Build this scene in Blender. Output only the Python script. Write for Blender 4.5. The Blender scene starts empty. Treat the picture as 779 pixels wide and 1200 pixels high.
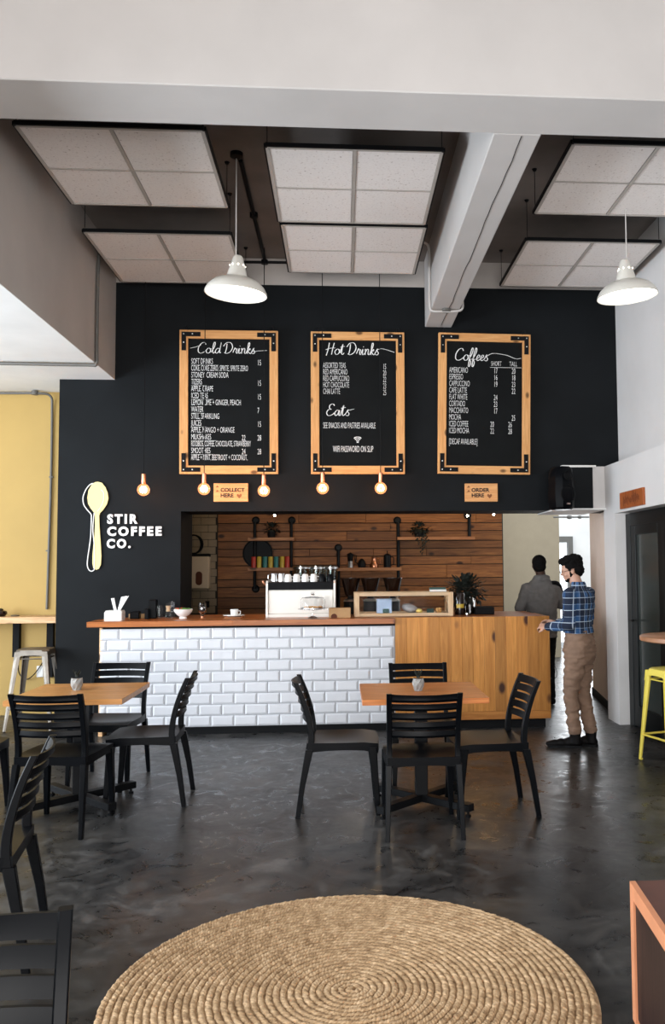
import bpy, bmesh, math, random
from mathutils import Vector, Matrix
random.seed(7)
PI = math.pi
S = bpy.context.scene
C = S.collection

# ------------------------------------------------------------------ camera
def _rot(y, p, r):
    Ry = Matrix(((math.cos(y), math.sin(y), 0), (-math.sin(y), math.cos(y), 0), (0, 0, 1)))
    Rp = Matrix(((1, 0, 0), (0, math.cos(p), -math.sin(p)), (0, math.sin(p), math.cos(p))))
    Rr = Matrix(((math.cos(r), 0, math.sin(r)), (0, 1, 0), (-math.sin(r), 0, math.cos(r))))
    return Ry @ Rp @ Rr
CAMR = _rot(math.radians(4.089), math.radians(3.391), math.radians(.423))
FOC, PCX, PCY, EYE = 990.6, 468.35, 605.43, 1.55
cam = bpy.data.objects.new('camera', bpy.data.cameras.new('camera')); C.objects.link(cam)
r_, u_, f_ = CAMR @ Vector((1, 0, 0)), CAMR @ Vector((0, 0, 1)), CAMR @ Vector((0, 1, 0))
cam.matrix_world = Matrix(((r_.x, u_.x, -f_.x, 0), (r_.y, u_.y, -f_.y, 0), (r_.z, u_.z, -f_.z, EYE), (0, 0, 0, 1)))
cam.data.sensor_fit = 'VERTICAL'; cam.data.sensor_height = 36
cam.data.lens = FOC / 1200 * 36
cam.data.shift_x = (389.5 - PCX) / 1200; cam.data.shift_y = (PCY - 600) / 1200
cam.data.clip_start = .05
S.camera = cam
def wx(px, y, py=700):                      # world x of a photo column at depth y
    d = CAMR @ Vector(((px - PCX) / FOC, 1, (PCY - py) / FOC)); return d.x * y / d.y
def wz(px, py, y):                          # world z of a photo point at depth y
    d = CAMR @ Vector(((px - PCX) / FOC, 1, (PCY - py) / FOC)); return EYE + d.z * y / d.y

# ------------------------------------------------------------------ world, lights, exposure
S.view_settings.view_transform = 'Standard'; S.view_settings.look = 'None'
S.view_settings.gamma = 1; S.view_settings.use_curve_mapping = False
S.view_settings.exposure = 0.0
w = bpy.data.worlds.new('world'); S.world = w; w.use_nodes = True
bg = w.node_tree.nodes['Background']; bg.inputs[0].default_value = (.86, .93, 1, 1); bg.inputs[1].default_value = 2.5
def area(name, loc, aim, sx, sy, power, col):
    l = bpy.data.lights.new(name, 'AREA'); l.shape = 'RECTANGLE'; l.size = sx; l.size_y = sy; l.energy = power; l.color = col
    o = bpy.data.objects.new(name, l); C.objects.link(o); o.location = loc
    o.rotation_euler = (Vector(aim) - Vector(loc)).to_track_quat('-Z', 'Y').to_euler()
    return o
def point(name, loc, power, col, r=.03):
    l = bpy.data.lights.new(name, 'POINT'); l.energy = power; l.color = col; l.shadow_soft_size = r
    o = bpy.data.objects.new(name, l); C.objects.link(o); o.location = loc
    return o
area('daylight_front', (-.8, -3.7, 1.45), (-.8, 4, 6.5), 5.6, 2.2, 580, (1, .955, .92))
area('daylight_left', (-6.3, 4.4, 1.75), (-1, 4.9, 4.4), 5.4, 2.4, 600, (.84, .92, 1))
area('daylight_corridor', (4.1, 15.2, 1.6), (3.2, 9, 1.0), 2.4, 2.6, 150, (.92, .96, 1))

# ------------------------------------------------------------------ materials
MATS = {}
def _new(name):
    m = bpy.data.materials.new(name); m.use_nodes = True
    nt = m.node_tree; b = nt.nodes['Principled BSDF']; MATS[name] = m
    return m, nt, b
def _n(nt, t, **k):
    n = nt.nodes.new(t)
    for a, v in k.items(): setattr(n, a, v)
    return n
def _coord(nt, scale=(1, 1, 1), kind='Object'):
    tc = _n(nt, 'ShaderNodeTexCoord'); mp = _n(nt, 'ShaderNodeMapping'); mp.inputs['Scale'].default_value = scale
    nt.links.new(tc.outputs[kind], mp.inputs[0]); return mp.outputs[0]
def _noise(nt, vec, scale, detail=4, rough=.55, dist=0):
    n = _n(nt, 'ShaderNodeTexNoise'); n.inputs['Scale'].default_value = scale; n.inputs['Detail'].default_value = detail
    n.inputs['Roughness'].default_value = rough; n.inputs['Distortion'].default_value = dist
    nt.links.new(vec, n.inputs['Vector']); return n.outputs['Fac']
def _ramp(nt, fac, stops):
    r = _n(nt, 'ShaderNodeValToRGB'); e = r.color_ramp.elements
    while len(e) < len(stops): e.new(.5)
    for i, (p, c) in enumerate(stops): e[i].position = p; e[i].color = (*c, 1) if len(c) == 3 else c
    nt.links.new(fac, r.inputs[0]); return r.outputs[0]
def _bump(nt, b, h, s, d=.01):
    n = _n(nt, 'ShaderNodeBump'); n.inputs['Strength'].default_value = s; n.inputs['Distance'].default_value = d
    nt.links.new(h, n.inputs['Height']); nt.links.new(n.outputs[0], b.inputs['Normal'])
def _g(v): return (v, v, v)
def mat(name, col, rough=.5, metal=0, var=.08, scale=6, bump=0, bscale=60, spec=.5):
    m, nt, b = _new(name)
    vec = _coord(nt)
    a = tuple(max(0, c * (1 - var)) for c in col); z = tuple(min(1, c * (1 + var)) for c in col)
    nt.links.new(_ramp(nt, _noise(nt, vec, scale), [(.3, a), (.7, z)]), b.inputs['Base Color'])
    b.inputs['Roughness'].default_value = rough; b.inputs['Metallic'].default_value = metal
    b.inputs['Specular IOR Level'].default_value = spec
    if bump: _bump(nt, b, _noise(nt, vec, bscale, 6), bump, .004)
    return m
def glass(name, col=(1, 1, 1), rough=0.0):
    m, nt, b = _new(name)
    b.inputs['Base Color'].default_value = (*col, 1); b.inputs['Roughness'].default_value = rough
    b.inputs['Transmission Weight'].default_value = 1; b.inputs['IOR'].default_value = 1.45
    return m
def emit(name, col, strength):
    m, nt, b = _new(name)
    b.inputs['Base Color'].default_value = (*col, 1)
    b.inputs['Emission Color'].default_value = (*col, 1); b.inputs['Emission Strength'].default_value = strength
    return m
def wood(name, light, dark, axis=0, rough=.45, knots=True, tone=.12, gscale=1.0, knotcol=None):
    """grain runs along axis (0 x, 1 y, 2 z) of the object"""
    m, nt, b = _new(name)
    oi = _n(nt, 'ShaderNodeObjectInfo'); tc = _n(nt, 'ShaderNodeTexCoord')
    add = _n(nt, 'ShaderNodeVectorMath', operation='ADD'); mul = _n(nt, 'ShaderNodeVectorMath', operation='SCALE')
    comb = _n(nt, 'ShaderNodeCombineXYZ')
    for i in range(3): nt.links.new(oi.outputs['Random'], comb.inputs[i])
    nt.links.new(comb.outputs[0], mul.inputs[0]); mul.inputs['Scale'].default_value = 23.0
    nt.links.new(tc.outputs['Object'], add.inputs[0]); nt.links.new(mul.outputs[0], add.inputs[1])
    mp = _n(nt, 'ShaderNodeMapping'); s = [14 * gscale] * 3; s[axis] = 1.1 * gscale; mp.inputs['Scale'].default_value = s
    nt.links.new(add.outputs[0], mp.inputs[0])
    g = _noise(nt, mp.outputs[0], 1.6, 6, .6, 1.2)
    col = _ramp(nt, g, [(.28, dark), (.5, tuple((a + c) / 2 for a, c in zip(light, dark))), (.66, light)])
    mp2 = _n(nt, 'ShaderNodeMapping'); s2 = [60 * gscale] * 3; s2[axis] = 2 * gscale; mp2.inputs['Scale'].default_value = s2
    nt.links.new(add.outputs[0], mp2.inputs[0]); fine = _noise(nt, mp2.outputs[0], 1.5, 3)
    mx = _n(nt, 'ShaderNodeMix', data_type='RGBA', blend_type='MULTIPLY'); mx.inputs[0].default_value = .35
    nt.links.new(col, mx.inputs[6]); nt.links.new(_ramp(nt, fine, [(.35, _g(.62)), (.6, _g(1))]), mx.inputs[7])
    out = mx.outputs[2]
    if knots:
        mp3 = _n(nt, 'ShaderNodeMapping'); s3 = [7.0 * gscale] * 3; s3[axis] = 4.0 * gscale; mp3.inputs['Scale'].default_value = s3
        nt.links.new(add.outputs[0], mp3.inputs[0])
        v = _n(nt, 'ShaderNodeTexVoronoi'); v.inputs['Scale'].default_value = .62; nt.links.new(mp3.outputs[0], v.inputs['Vector'])
        mk = _n(nt, 'ShaderNodeMix', data_type='RGBA'); kc = knotcol or tuple(c * .25 for c in dark)
        nt.links.new(_ramp(nt, v.outputs['Distance'], [(.09, _g(1)), (.18, _g(0))]), mk.inputs[0])
        nt.links.new(out, mk.inputs[6]); mk.inputs[7].default_value = (*kc, 1); out = mk.outputs[2]
    hs = _n(nt, 'ShaderNodeHueSaturation'); mr = _n(nt, 'ShaderNodeMapRange')
    mr.inputs['To Min'].default_value = 1 - tone; mr.inputs['To Max'].default_value = 1 + tone
    nt.links.new(oi.outputs['Random'], mr.inputs[0]); nt.links.new(mr.outputs[0], hs.inputs['Value'])
    nt.links.new(out, hs.inputs['Color']); nt.links.new(hs.outputs[0], b.inputs['Base Color'])
    b.inputs['Roughness'].default_value = rough; b.inputs['Specular IOR Level'].default_value = .3; _bump(nt, b, fine, .15, .002)
    return m

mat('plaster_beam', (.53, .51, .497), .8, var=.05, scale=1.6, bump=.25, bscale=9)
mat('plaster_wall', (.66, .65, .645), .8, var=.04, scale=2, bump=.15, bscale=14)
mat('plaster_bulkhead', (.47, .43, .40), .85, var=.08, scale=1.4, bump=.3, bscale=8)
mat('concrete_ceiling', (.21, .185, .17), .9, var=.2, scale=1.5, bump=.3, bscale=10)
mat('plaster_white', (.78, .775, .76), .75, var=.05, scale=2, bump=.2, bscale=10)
mat('beige_paint', (.36, .30, .21), .8, var=.04)
mat('pink_paint', (.82, .68, .60), .8, var=.04)
mat('yellow_paint', (.43, .285, .085), .7, var=.04, scale=2, bump=.15, bscale=20)
mat('charcoal_paint', (.0075, .009, .0105), .6, var=.25, scale=1.4, bump=.15, bscale=14, spec=.10)
mat('dark_paint', (.008, .009, .009), .6, var=.1, spec=.15)
mat('black_plastic', (.0022, .0028, .0040), .36, var=.1, spec=.09)
mat('black_metal', (.005, .0055, .0065), .45, .0, spec=.12)
mat('matte_black', (.005, .0055, .0065), .7, spec=.15)
mat('seam_black', (.03, .03, .03), .9)
mat('chalkboard', (.003, .004, .0045), .6, var=.3, scale=4, spec=.12)
mat('chalk', (.82, .82, .8), .95, var=.25, scale=80)
mat('chalk_faint', (.42, .43, .42), .95, var=.5, scale=60)
mat('white_print', (.86, .86, .86), .5)
mat('cream_yellow', (.83, .70, .30), .5, var=.03)
mat('tile_white', (.66, .675, .715), .14, var=.02)
mat('grout', (.36, .37, .40), .9)
mat('tile_dark', (.24, .17, .09), .35, var=.15)
mat('grout_dark', (.03, .026, .02), .9)
mat('enamel_cream', (.70, .68, .62), .3, var=.03)
mat('copper', (.62, .27, .15), .3, 1)
mat('steel', (.62, .62, .62), .28, 1)
mat('gunmetal', (.20, .18, .155), .42, .8, var=.2, scale=9)
mat('conduit_grey', (.13, .125, .115), .55, .2)
mat('conduit_white', (.52, .50, .48), .6)
mat('yellow_enamel', (.80, .66, .10), .3, var=.06)
mat('ceramic', (.82, .82, .80), .18, var=.02)
mat('straw_white', (.85, .85, .84), .6)
mat('machine_white', (.74, .72, .67), .35, var=.02)
mat('kraft', (.40, .24, .11), .8)
mat('burnt', (.09, .025, .01), .9)
mat('sign_ink', (.02, .012, .01), .8)
mat('sign_brown', (.26, .09, .03), .8)
mat('hair', (.005, .0045, .0045), .85, var=.4, scale=60, bump=.6, bscale=120, spec=.08)
mat('skin', (.50, .28, .20), .5, var=.06)
mat('skin_dark', (.05, .027, .019), .6, spec=.2)
mat('khaki', (.20, .125, .085), .9, var=.14, scale=14, bump=.35, bscale=26)
mat('boot_leather', (.006, .0055, .006), .6, spec=.12)
mat('jacket_grey', (.125, .122, .12), .9, var=.12, scale=20, bump=.4, bscale=26)
mat('leaf_dark', (.006, .010, .006), .7, var=.4, scale=20)
mat('leaf_green', (.10, .26, .05), .6, var=.3, scale=20)
mat('plant_stem', (.03, .035, .02), .7)
mat('tomato', (.5, .06, .03), .5)
mat('pastry', (.55, .30, .10), .8, var=.2, bump=.5)
mat('bag_film', (.30, .31, .32), .4)
mat('lemon', (.80, .62, .15), .5)
mat('blue_cloth', (.42, .55, .75), .7)
mat('book_green', (.02, .07, .06), .6)
mat('book_white', (.75, .75, .72), .7)
mat('tin_red', (.38, .03, .02), .4); mat('tin_yellow', (.5, .36, .04), .4); mat('tin_teal', (.02, .16, .16), .4)
mat('dispenser_beige', (.55, .42, .28), .4, var=.03)
mat('door_black', (.004, .006, .0065), .4, spec=.2)
mat('orange_edge', (.72, .30, .15), .55, var=.1)
mat('rust_top', (.11, .038, .025), .5, var=.2)
mat('granite_leg', (.3, .3, .3), .5)
mat('hopper', (.012, .006, .004), .15)
mat('screen_glass', (.045, .055, .052), .15)  # grey-green reflection of the door pane put into the base colour
mat('bar_round', (.36, .17, .085), .4, var=.2, scale=9)
glass('clear_glass'); MATS['clear_glass'].node_tree.nodes['Principled BSDF'].inputs['IOR'].default_value = 1.22; glass('smoky_glass', (.75, .85, .85)); glass('bulb_glass', (1, .80, .62)); MATS['bulb_glass'].node_tree.nodes['Principled BSDF'].inputs['Emission Color'].default_value = (1, .36, .14, 1); MATS['bulb_glass'].node_tree.nodes['Principled BSDF'].inputs['Emission Strength'].default_value = .85; MATS['bulb_glass'].node_tree.nodes['Principled BSDF'].inputs['IOR'].default_value = 1.12
glass('pane_glass'); MATS['pane_glass'].node_tree.nodes['Principled BSDF'].inputs['IOR'].default_value = 1.06
emit('bulb_core', (1, .42, .15), 55); emit('lamp_disc', (1, .93, .80), 5.5); emit('spot_lens', (1, .82, .6), 45)
wood('pine_frame', (.80, .43, .17), (.66, .30, .10), 2, .6, gscale=1.6, tone=.06)
wood('pine_rail', (.80, .43, .17), (.66, .30, .10), 0, .6, gscale=1.6, tone=.06)
wood('pine_cladding', (.60, .265, .062), (.42, .16, .030), 2, .45, tone=.22, knotcol=(.06, .018, .008))
wood('pine_cladding_rail', (.50, .21, .05), (.36, .13, .025), 0, .45, tone=.08, knotcol=(.06, .018, .008))
wood('worktop', (.50, .165, .04), (.30, .08, .018), 0, .32, tone=.12)
wood('table_wood', (.62, .22, .055), (.42, .115, .022), 0, .38, tone=.05, gscale=1.3, knots=False)
wood('table_oak', (.62, .30, .10), (.44, .18, .05), 0, .33, tone=.05, gscale=1.3)
wood('bar_pine', (.76, .50, .28), (.62, .35, .16), 0, .4, tone=.05)
wood('plank_brown', (.30, .118, .032), (.13, .042, .011), 0, .55, tone=.28, gscale=1.2)
wood('shelf_wood', (.42, .19, .075), (.27, .105, .04), 0, .5)
wood('pale_pine', (.68, .50, .32), (.54, .35, .19), 0, .5, knots=False)
wood('pale_pine_upright', (.68, .50, .32), (.54, .35, .19), 2, .5, knots=False)
wood('sign_wood', (.80, .42, .17), (.66, .29, .10), 0, .5, knots=False, gscale=2)
wood('sign_wood_red', (.42, .12, .03), (.26, .06, .015), 2, .5, knots=False, gscale=2)
wood('oak_dark', (.045, .022, .018), (.015, .008, .008), 2, .5, knots=False, gscale=2)

def special():
    # polished concrete floor
    m, nt, b = _new('concrete_floor'); v = _coord(nt)
    a = _noise(nt, v, 1.5, 9, .66, .8); c = _noise(nt, v, 5.5, 9, .7, 1.4)
    mx = _n(nt, 'ShaderNodeMath', operation='MULTIPLY_ADD'); mx.inputs[1].default_value = .55
    nt.links.new(a, mx.inputs[0]); h = _n(nt, 'ShaderNodeMath', operation='MULTIPLY'); h.inputs[1].default_value = .45
    nt.links.new(c, h.inputs[0]); nt.links.new(h.outputs[0], mx.inputs[2])
    nt.links.new(_ramp(nt, mx.outputs[0], [(.38, (.006, .0065, .007)), (.46, (.020, .0205, .021)), (.54, (.046, .045, .044)), (.64, (.12, .117, .114))]), b.inputs['Base Color'])
    nt.links.new(_ramp(nt, c, [(.32, _g(.20)), (.68, _g(.52))]), b.inputs['Roughness']); b.inputs['Specular IOR Level'].default_value = .30
    _bump(nt, b, c, .12, .004)
    # mineral ceiling tile
    m, nt, b = _new('ceiling_tile'); v = _coord(nt)
    n1 = _noise(nt, v, 55, 3, .6)
    nt.links.new(_ramp(nt, n1, [(.28, (.46, .40, .37)), (.38, (.80, .755, .73)), (.7, (.84, .80, .775))]), b.inputs['Base Color'])
    b.inputs['Roughness'].default_value = .95
    mat('tile_rim', (.42, .39, .36), .5)
    # plaid flannel
    m, nt, b = _new('plaid'); tc = _n(nt, 'ShaderNodeTexCoord'); sep = _n(nt, 'ShaderNodeSeparateXYZ')
    nt.links.new(tc.outputs['Object'], sep.inputs[0])
    # slanted horizontal coordinate that follows the body round
    at2 = _n(nt, 'ShaderNodeMath', operation='ARCTAN2'); nt.links.new(sep.outputs[1], at2.inputs[0]); nt.links.new(sep.outputs[0], at2.inputs[1])
    def band(src, per, lo, hi, off=0.0):
        d = _n(nt, 'ShaderNodeMath', operation='MULTIPLY_ADD'); d.inputs[1].default_value = 1 / per; d.inputs[2].default_value = off
        nt.links.new(src, d.inputs[0]); f = _n(nt, 'ShaderNodeMath', operation='FRACT'); nt.links.new(d.outputs[0], f.inputs[0])
        g = _n(nt, 'ShaderNodeMath', operation='GREATER_THAN'); g.inputs[1].default_value = lo; nt.links.new(f.outputs[0], g.inputs[0])
        l = _n(nt, 'ShaderNodeMath', operation='LESS_THAN'); l.inputs[1].default_value = hi; nt.links.new(f.outputs[0], l.inputs[0])
        o = _n(nt, 'ShaderNodeMath', operation='MULTIPLY'); nt.links.new(g.outputs[0], o.inputs[0]); nt.links.new(l.outputs[0], o.inputs[1]); return o.outputs[0]
    def mixc(fac, a, c, k):
        mu = _n(nt, 'ShaderNodeMath', operation='MULTIPLY'); mu.inputs[1].default_value = k; nt.links.new(fac, mu.inputs[0])
        x = _n(nt, 'ShaderNodeMix', data_type='RGBA'); nt.links.new(mu.outputs[0], x.inputs[0])
        if isinstance(a, tuple): x.inputs[6].default_value = (*a, 1)
        else: nt.links.new(a, x.inputs[6])
        x.inputs[7].default_value = (*c, 1); return x.outputs[2]
    col = mixc(band(sep.outputs[2], .11, .0, .42), (.022, .085, .22), (.006, .014, .038), .85)
    col = mixc(band(at2.outputs[0], .62, .0, .45), col, (.004, .008, .022), .85)
    col = mixc(band(sep.outputs[2], .11, .44, .50), col, (.50, .58, .66), .75)
    col = mixc(band(sep.outputs[2], .11, .92, .95), col, (.50, .58, .66), .5)
    col = mixc(band(at2.outputs[0], .62, .47, .52), col, (.50, .58, .66), .7)
    col = mixc(band(at2.outputs[0], .62, .90, .93), col, (.50, .58, .66), .5)
    nt.links.new(col, b.inputs['Base Color']); b.inputs['Roughness'].default_value = .9
    _bump(nt, b, _noise(nt, _coord(nt), 22, 5), .4, .006)
    # jute
    m, nt, b = _new('jute'); v = _coord(nt)
    nt.links.new(_ramp(nt, _noise(nt, v, 26, 6, .7), [(.3, (.26, .155, .075)), (.5, (.50, .335, .185)), (.72, (.74, .54, .34))]), b.inputs['Base Color'])
    b.inputs['Roughness'].default_value = .95; _bump(nt, b, _noise(nt, v, 260, 4), .5, .003)
    # faceted pot glaze
    mat('pot_glaze', (.30, .30, .29), .6, var=.3, scale=30)
    # salad
special()

# ------------------------------------------------------------------ mesh helpers
class MB:
    def __init__(s): s.bm = bmesh.new()
    def box(s, x0, x1, y0, y1, z0, z1, bev=0):
        r = bmesh.ops.create_cube(s.bm, size=1)
        for v in r['verts']:
            v.co = Vector(((x0 + x1) / 2 + v.co.x * (x1 - x0), (y0 + y1) / 2 + v.co.y * (y1 - y0), (z0 + z1) / 2 + v.co.z * (z1 - z0)))
        if bev:
            es = list({e for v in r['verts'] for e in v.link_edges})
            bmesh.ops.bevel(s.bm, geom=es, offset=bev, segments=1, affect='EDGES')
        return s
    def loft(s, rings, cap=True, close=True):
        vs = [[s.bm.verts.new(p) for p in r] for r in rings]
        n = len(vs[0])
        for a, b in zip(vs, vs[1:]):
            for i in range(n if close else n - 1):
                j = (i + 1) % n
                try: s.bm.faces.new((a[i], a[j], b[j], b[i]))
                except ValueError: pass
        if cap:
            for r in (vs[0], vs[-1]):
                try: s.bm.faces.new(r)
                except ValueError: pass
        return s
    def tube(s, pts, r, n=8, cap=True):
        pts = [Vector(p) for p in pts]; rad = r if isinstance(r, (list, tuple)) else [r] * len(pts)
        rings = []; up = None
        for i, p in enumerate(pts):
            t = (pts[min(i + 1, len(pts) - 1)] - pts[max(i - 1, 0)]).normalized()
            if up is None: up = Vector((0, 0, 1)) if abs(t.z) < .9 else Vector((1, 0, 0))
            a = t.cross(up).normalized(); b = a.cross(t).normalized(); up = b
            rings.append([p + (a * math.cos(2 * PI * k / n) + b * math.sin(2 * PI * k / n)) * rad[i] for k in range(n)])
        return s.loft(rings, cap)
    def lathe(s, prof, n=24, c=(0, 0, 0), cap=False):
        rings = [[(c[0] + r * math.cos(2 * PI * k / n), c[1] + r * math.sin(2 * PI * k / n), c[2] + z) for k in range(n)] for r, z in prof]
        return s.loft(rings, cap)
    def ell(s, c, r, seg=12, rings=8, rot=None):
        q = bmesh.ops.create_uvsphere(s.bm, u_segments=seg, v_segments=rings, radius=1)
        for v in q['verts']:
            p = Vector((v.co.x * r[0], v.co.y * r[1], v.co.z * r[2]))
            if rot: p = rot @ p
            v.co = p + Vector(c)
        return s
    def build(s, name, m, parent=None, smooth=False, loc=None):
        bmesh.ops.remove_doubles(s.bm, verts=s.bm.verts, dist=1e-6)
        bmesh.ops.recalc_face_normals(s.bm, faces=s.bm.faces)
        me = bpy.data.meshes.new(name); s.bm.to_mesh(me); s.bm.free()
        me.materials.append(MATS[m])
        if smooth:
            me.shade_smooth()
            if smooth != 'all': me.set_sharp_from_angle(angle=math.radians(40))
        return link(name, me, parent, loc)
def link(name, me, parent=None, loc=None):
    o = bpy.data.objects.new(name, me); C.objects.link(o)
    if parent: o.parent = parent
    if loc: o.location = loc
    return o
def tag(o, label=None, cat=None, group=None, kind=None):
    if label: o['label'] = label
    if cat: o['category'] = cat
    if group: o['group'] = group
    if kind: o['kind'] = kind
    return o
def thing(name, label, cat, loc=(0, 0, 0), rz=0, group=None):
    o = bpy.data.objects.new(name, None); C.objects.link(o); o.empty_display_size = .1
    o.location = loc; o.rotation_euler = (0, 0, rz)
    return tag(o, label, cat, group)
def copy_tree(o, parent=None):
    c = o.copy(); C.objects.link(c)
    if parent: c.parent = parent
    for ch in [x for x in o.children]: copy_tree(ch, c)
    return c
def dup(o, loc, rz, label, group=None):
    c = copy_tree(o); c.location = loc; c.rotation_euler = (0, 0, rz); c['label'] = label
    if group: c['group'] = group
    return c
def struct(name, mb, m, label=None, smooth=False):
    o = mb.build(name, m, smooth=smooth); o['kind'] = 'structure'
    if label: o['label'] = label
    return o
def spline(pts, k=6):
    P = [Vector(p) for p in pts]
    if len(P) < 3: return P
    P = [P[0] * 2 - P[1]] + P + [P[-1] * 2 - P[-2]]; out = []
    for i in range(1, len(P) - 2):
        a, b, c, d = P[i - 1:i + 3]
        for j in range(k):
            t = j / k
            out.append(.5 * ((2 * b) + (c - a) * t + (2 * a - 5 * b + 4 * c - d) * t * t + (3 * b - a - 3 * c + d) * t ** 3))
    out.append(P[-2]); return out
def rrect(cx, cy, z, w, d, ch=.25):
    a, b = w / 2, d / 2; k = min(a, b) * ch * 2 * .5
    return [(cx - a + k, cy - b, z), (cx + a - k, cy - b, z), (cx + a, cy - b + k, z), (cx + a, cy + b - k, z),
            (cx + a - k, cy + b, z), (cx - a + k, cy + b, z), (cx - a, cy + b - k, z), (cx - a, cy - b + k, z)]
def text_mesh(txt, size, sx=1.0, bold=0.0, ext=.0, align='LEFT', space=1.0):
    cu = bpy.data.curves.new('t', 'FONT'); cu.body = txt; cu.size = size; cu.offset = bold; cu.extrude = ext; cu.align_x = align
    cu.space_character = space; cu.resolution_u = 3
    o = bpy.data.objects.new('t', cu); C.objects.link(o)
    bpy.context.view_layer.update()
    me = bpy.data.meshes.new_from_object(o.evaluated_get(bpy.context.evaluated_depsgraph_get()))
    bpy.data.objects.remove(o)
    for v in me.vertices:
        x, y, z = v.co; v.co = (x * sx, -z, y)      # stands up, faces -y
    return me
def letters(lines, name, m, parent, loc=(0, 0, 0)):
    """lines: list of (text, x, z, size, sx, bold, ext, align) joined into one lettering mesh"""
    bm = bmesh.new()
    for (t, x, z, size, sx, bold, ext, al) in lines:
        if bold <= 0: size, sx = size * 1.26, sx * .80      # tall narrow chalk capitals
        me = text_mesh(t, size, sx, bold, ext, al)
        for v in me.vertices: v.co += Vector((x, 0, z))
        bm.from_mesh(me); bpy.data.meshes.remove(me)
    me = bpy.data.meshes.new(name); bm.to_mesh(me); bm.free(); me.materials.clear(); me.materials.append(MATS[m])
    for p in me.polygons: p.material_index = 0
    o = link(name, me, parent, loc); o['kind'] = 'stuff'; return o
CUR = {
 'C': (1.6, [[(1.5, 1.7), (1.2, 2.1), (.6, 1.9), (.15, 1.1), (.2, .3), (.7, 0), (1.3, .25), (1.6, .5)]]),
 'o': (1.1, [[(.8, 1), (.4, .95), (.1, .5), (.35, .03), (.8, .15), (.95, .6), (.75, .95), (1.15, .8)]]),
 'l': (.7, [[(0, .2), (.5, 1.2), (.6, 2.0), (.4, 2.15), (.25, 1.5), (.3, .3), (.5, .02), (.75, .3)]]),
 'd': (1.15, [[(.85, .85), (.5, 1), (.1, .5), (.3, .02), (.7, .25), (.95, 1.0), (1.05, 2.1), (.93, .6), (1.0, .1), (1.2, .2)]]),
 'D': (1.7, [[(.35, 1.9), (.35, 1.0), (.2, .05)], [(-.3, 1.4), (.2, 2.05), (1.0, 2.1), (1.5, 1.3), (1.2, .4), (.5, .0), (.0, .15)]]),
 'r': (.9, [[(0, .2), (.3, 1.1), (.4, .85), (.72, .95), (.6, .4), (.72, .05), (.95, .2)]]),
 'i': (.6, [[(0, .3), (.25, 1.0), (.25, .2), (.4, .02), (.65, .25)], [(.3, 1.42), (.36, 1.5)]]),
 'n': (1.1, [[(0, .85), (.2, 1), (.2, .5), (.2, 0)], [(.2, .5), (.5, 1), (.75, .9), (.75, .2), (.92, .02), (1.15, .25)]]),
 'k': (.95, [[(0, .2), (.45, 1.5), (.45, 2.1), (.25, 2.0), (.2, 1), (.2, 0)], [(.2, .5), (.6, 1.0), (.65, .75), (.3, .55), (.75, .02), (1.0, .2)]]),
 's': (.8, [[(0, .2), (.45, 1.1), (.4, .75), (.7, .35), (.5, .0), (.12, .1)]]),
 'H': (1.5, [[(.35, 2.1), (.25, 1), (.0, -.2)], [(1.3, 2.1), (1.1, 1.0), (1.0, 0)], [(-.2, .85), (.5, 1.1), (1.6, 1.2)]]),
 't': (.8, [[(.0, .3), (.4, 1.9), (.3, .4), (.5, .02), (.8, .3)], [(-.05, 1.35), (.8, 1.5)]]),
 'E': (1.4, [[(1.3, 1.8), (1.0, 2.1), (.5, 1.9), (.45, 1.35), (.8, 1.15), (.3, 1.05), (.05, .5), (.4, 0), (1.1, .2), (1.4, .5)]]),
 'a': (1.15, [[(.85, .85), (.45, 1), (.1, .5), (.3, .02), (.65, .3), (.88, .98), (.85, .2), (1.0, .02), (1.2, .25)]]),
 'f': (.7, [[(0, .2), (.5, 1.2), (.62, 2.0), (.42, 2.2), (.2, 1.2), (.05, -.8), (.28, -1), (.42, -.3), (.2, .15), (.7, .25)]]),
 'e': (.75, [[(0, .3), (.5, .6), (.6, .9), (.35, 1.0), (.1, .5), (.3, .02), (.8, .3)]]),
 ' ': (.7, [])}
def ribbon(bm, pts, wid, y=0):
    """calligraphic ribbon in the xz plane, thicker on downstrokes"""
    P = spline([(p[0], y, p[1]) for p in pts], 5); L = R = None
    for i, p in enumerate(P):
        t = P[min(i + 1, len(P) - 1)] - P[max(i - 1, 0)]
        if t.length < 1e-9: continue
        t.normalize(); n = Vector((-t.z, 0, t.x)); w_ = wid * (.45 + .75 * abs(t.z))
        l, r = bm.verts.new(p + n * w_), bm.verts.new(p - n * w_)
        if L: bm.faces.new((L, l, r, R))
        L, R = l, r
def script_text(txt, name, x, z, s, parent, y, extra=(), m='chalk', sx=1.0):
    bm = bmesh.new(); cx = x
    for ch in txt:
        adv, st = CUR[ch]
        for q in st: ribbon(bm, [(cx + (a + b * .12) * s * sx, z + b * s) for a, b in q], s * .068, y)
        cx += adv * s * sx
    for q in extra: ribbon(bm, q, s * .06, y)
    me = bpy.data.meshes.new(name); bm.to_mesh(me); bm.free(); me.materials.append(MATS[m])
    return link(name, me, parent)
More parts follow.
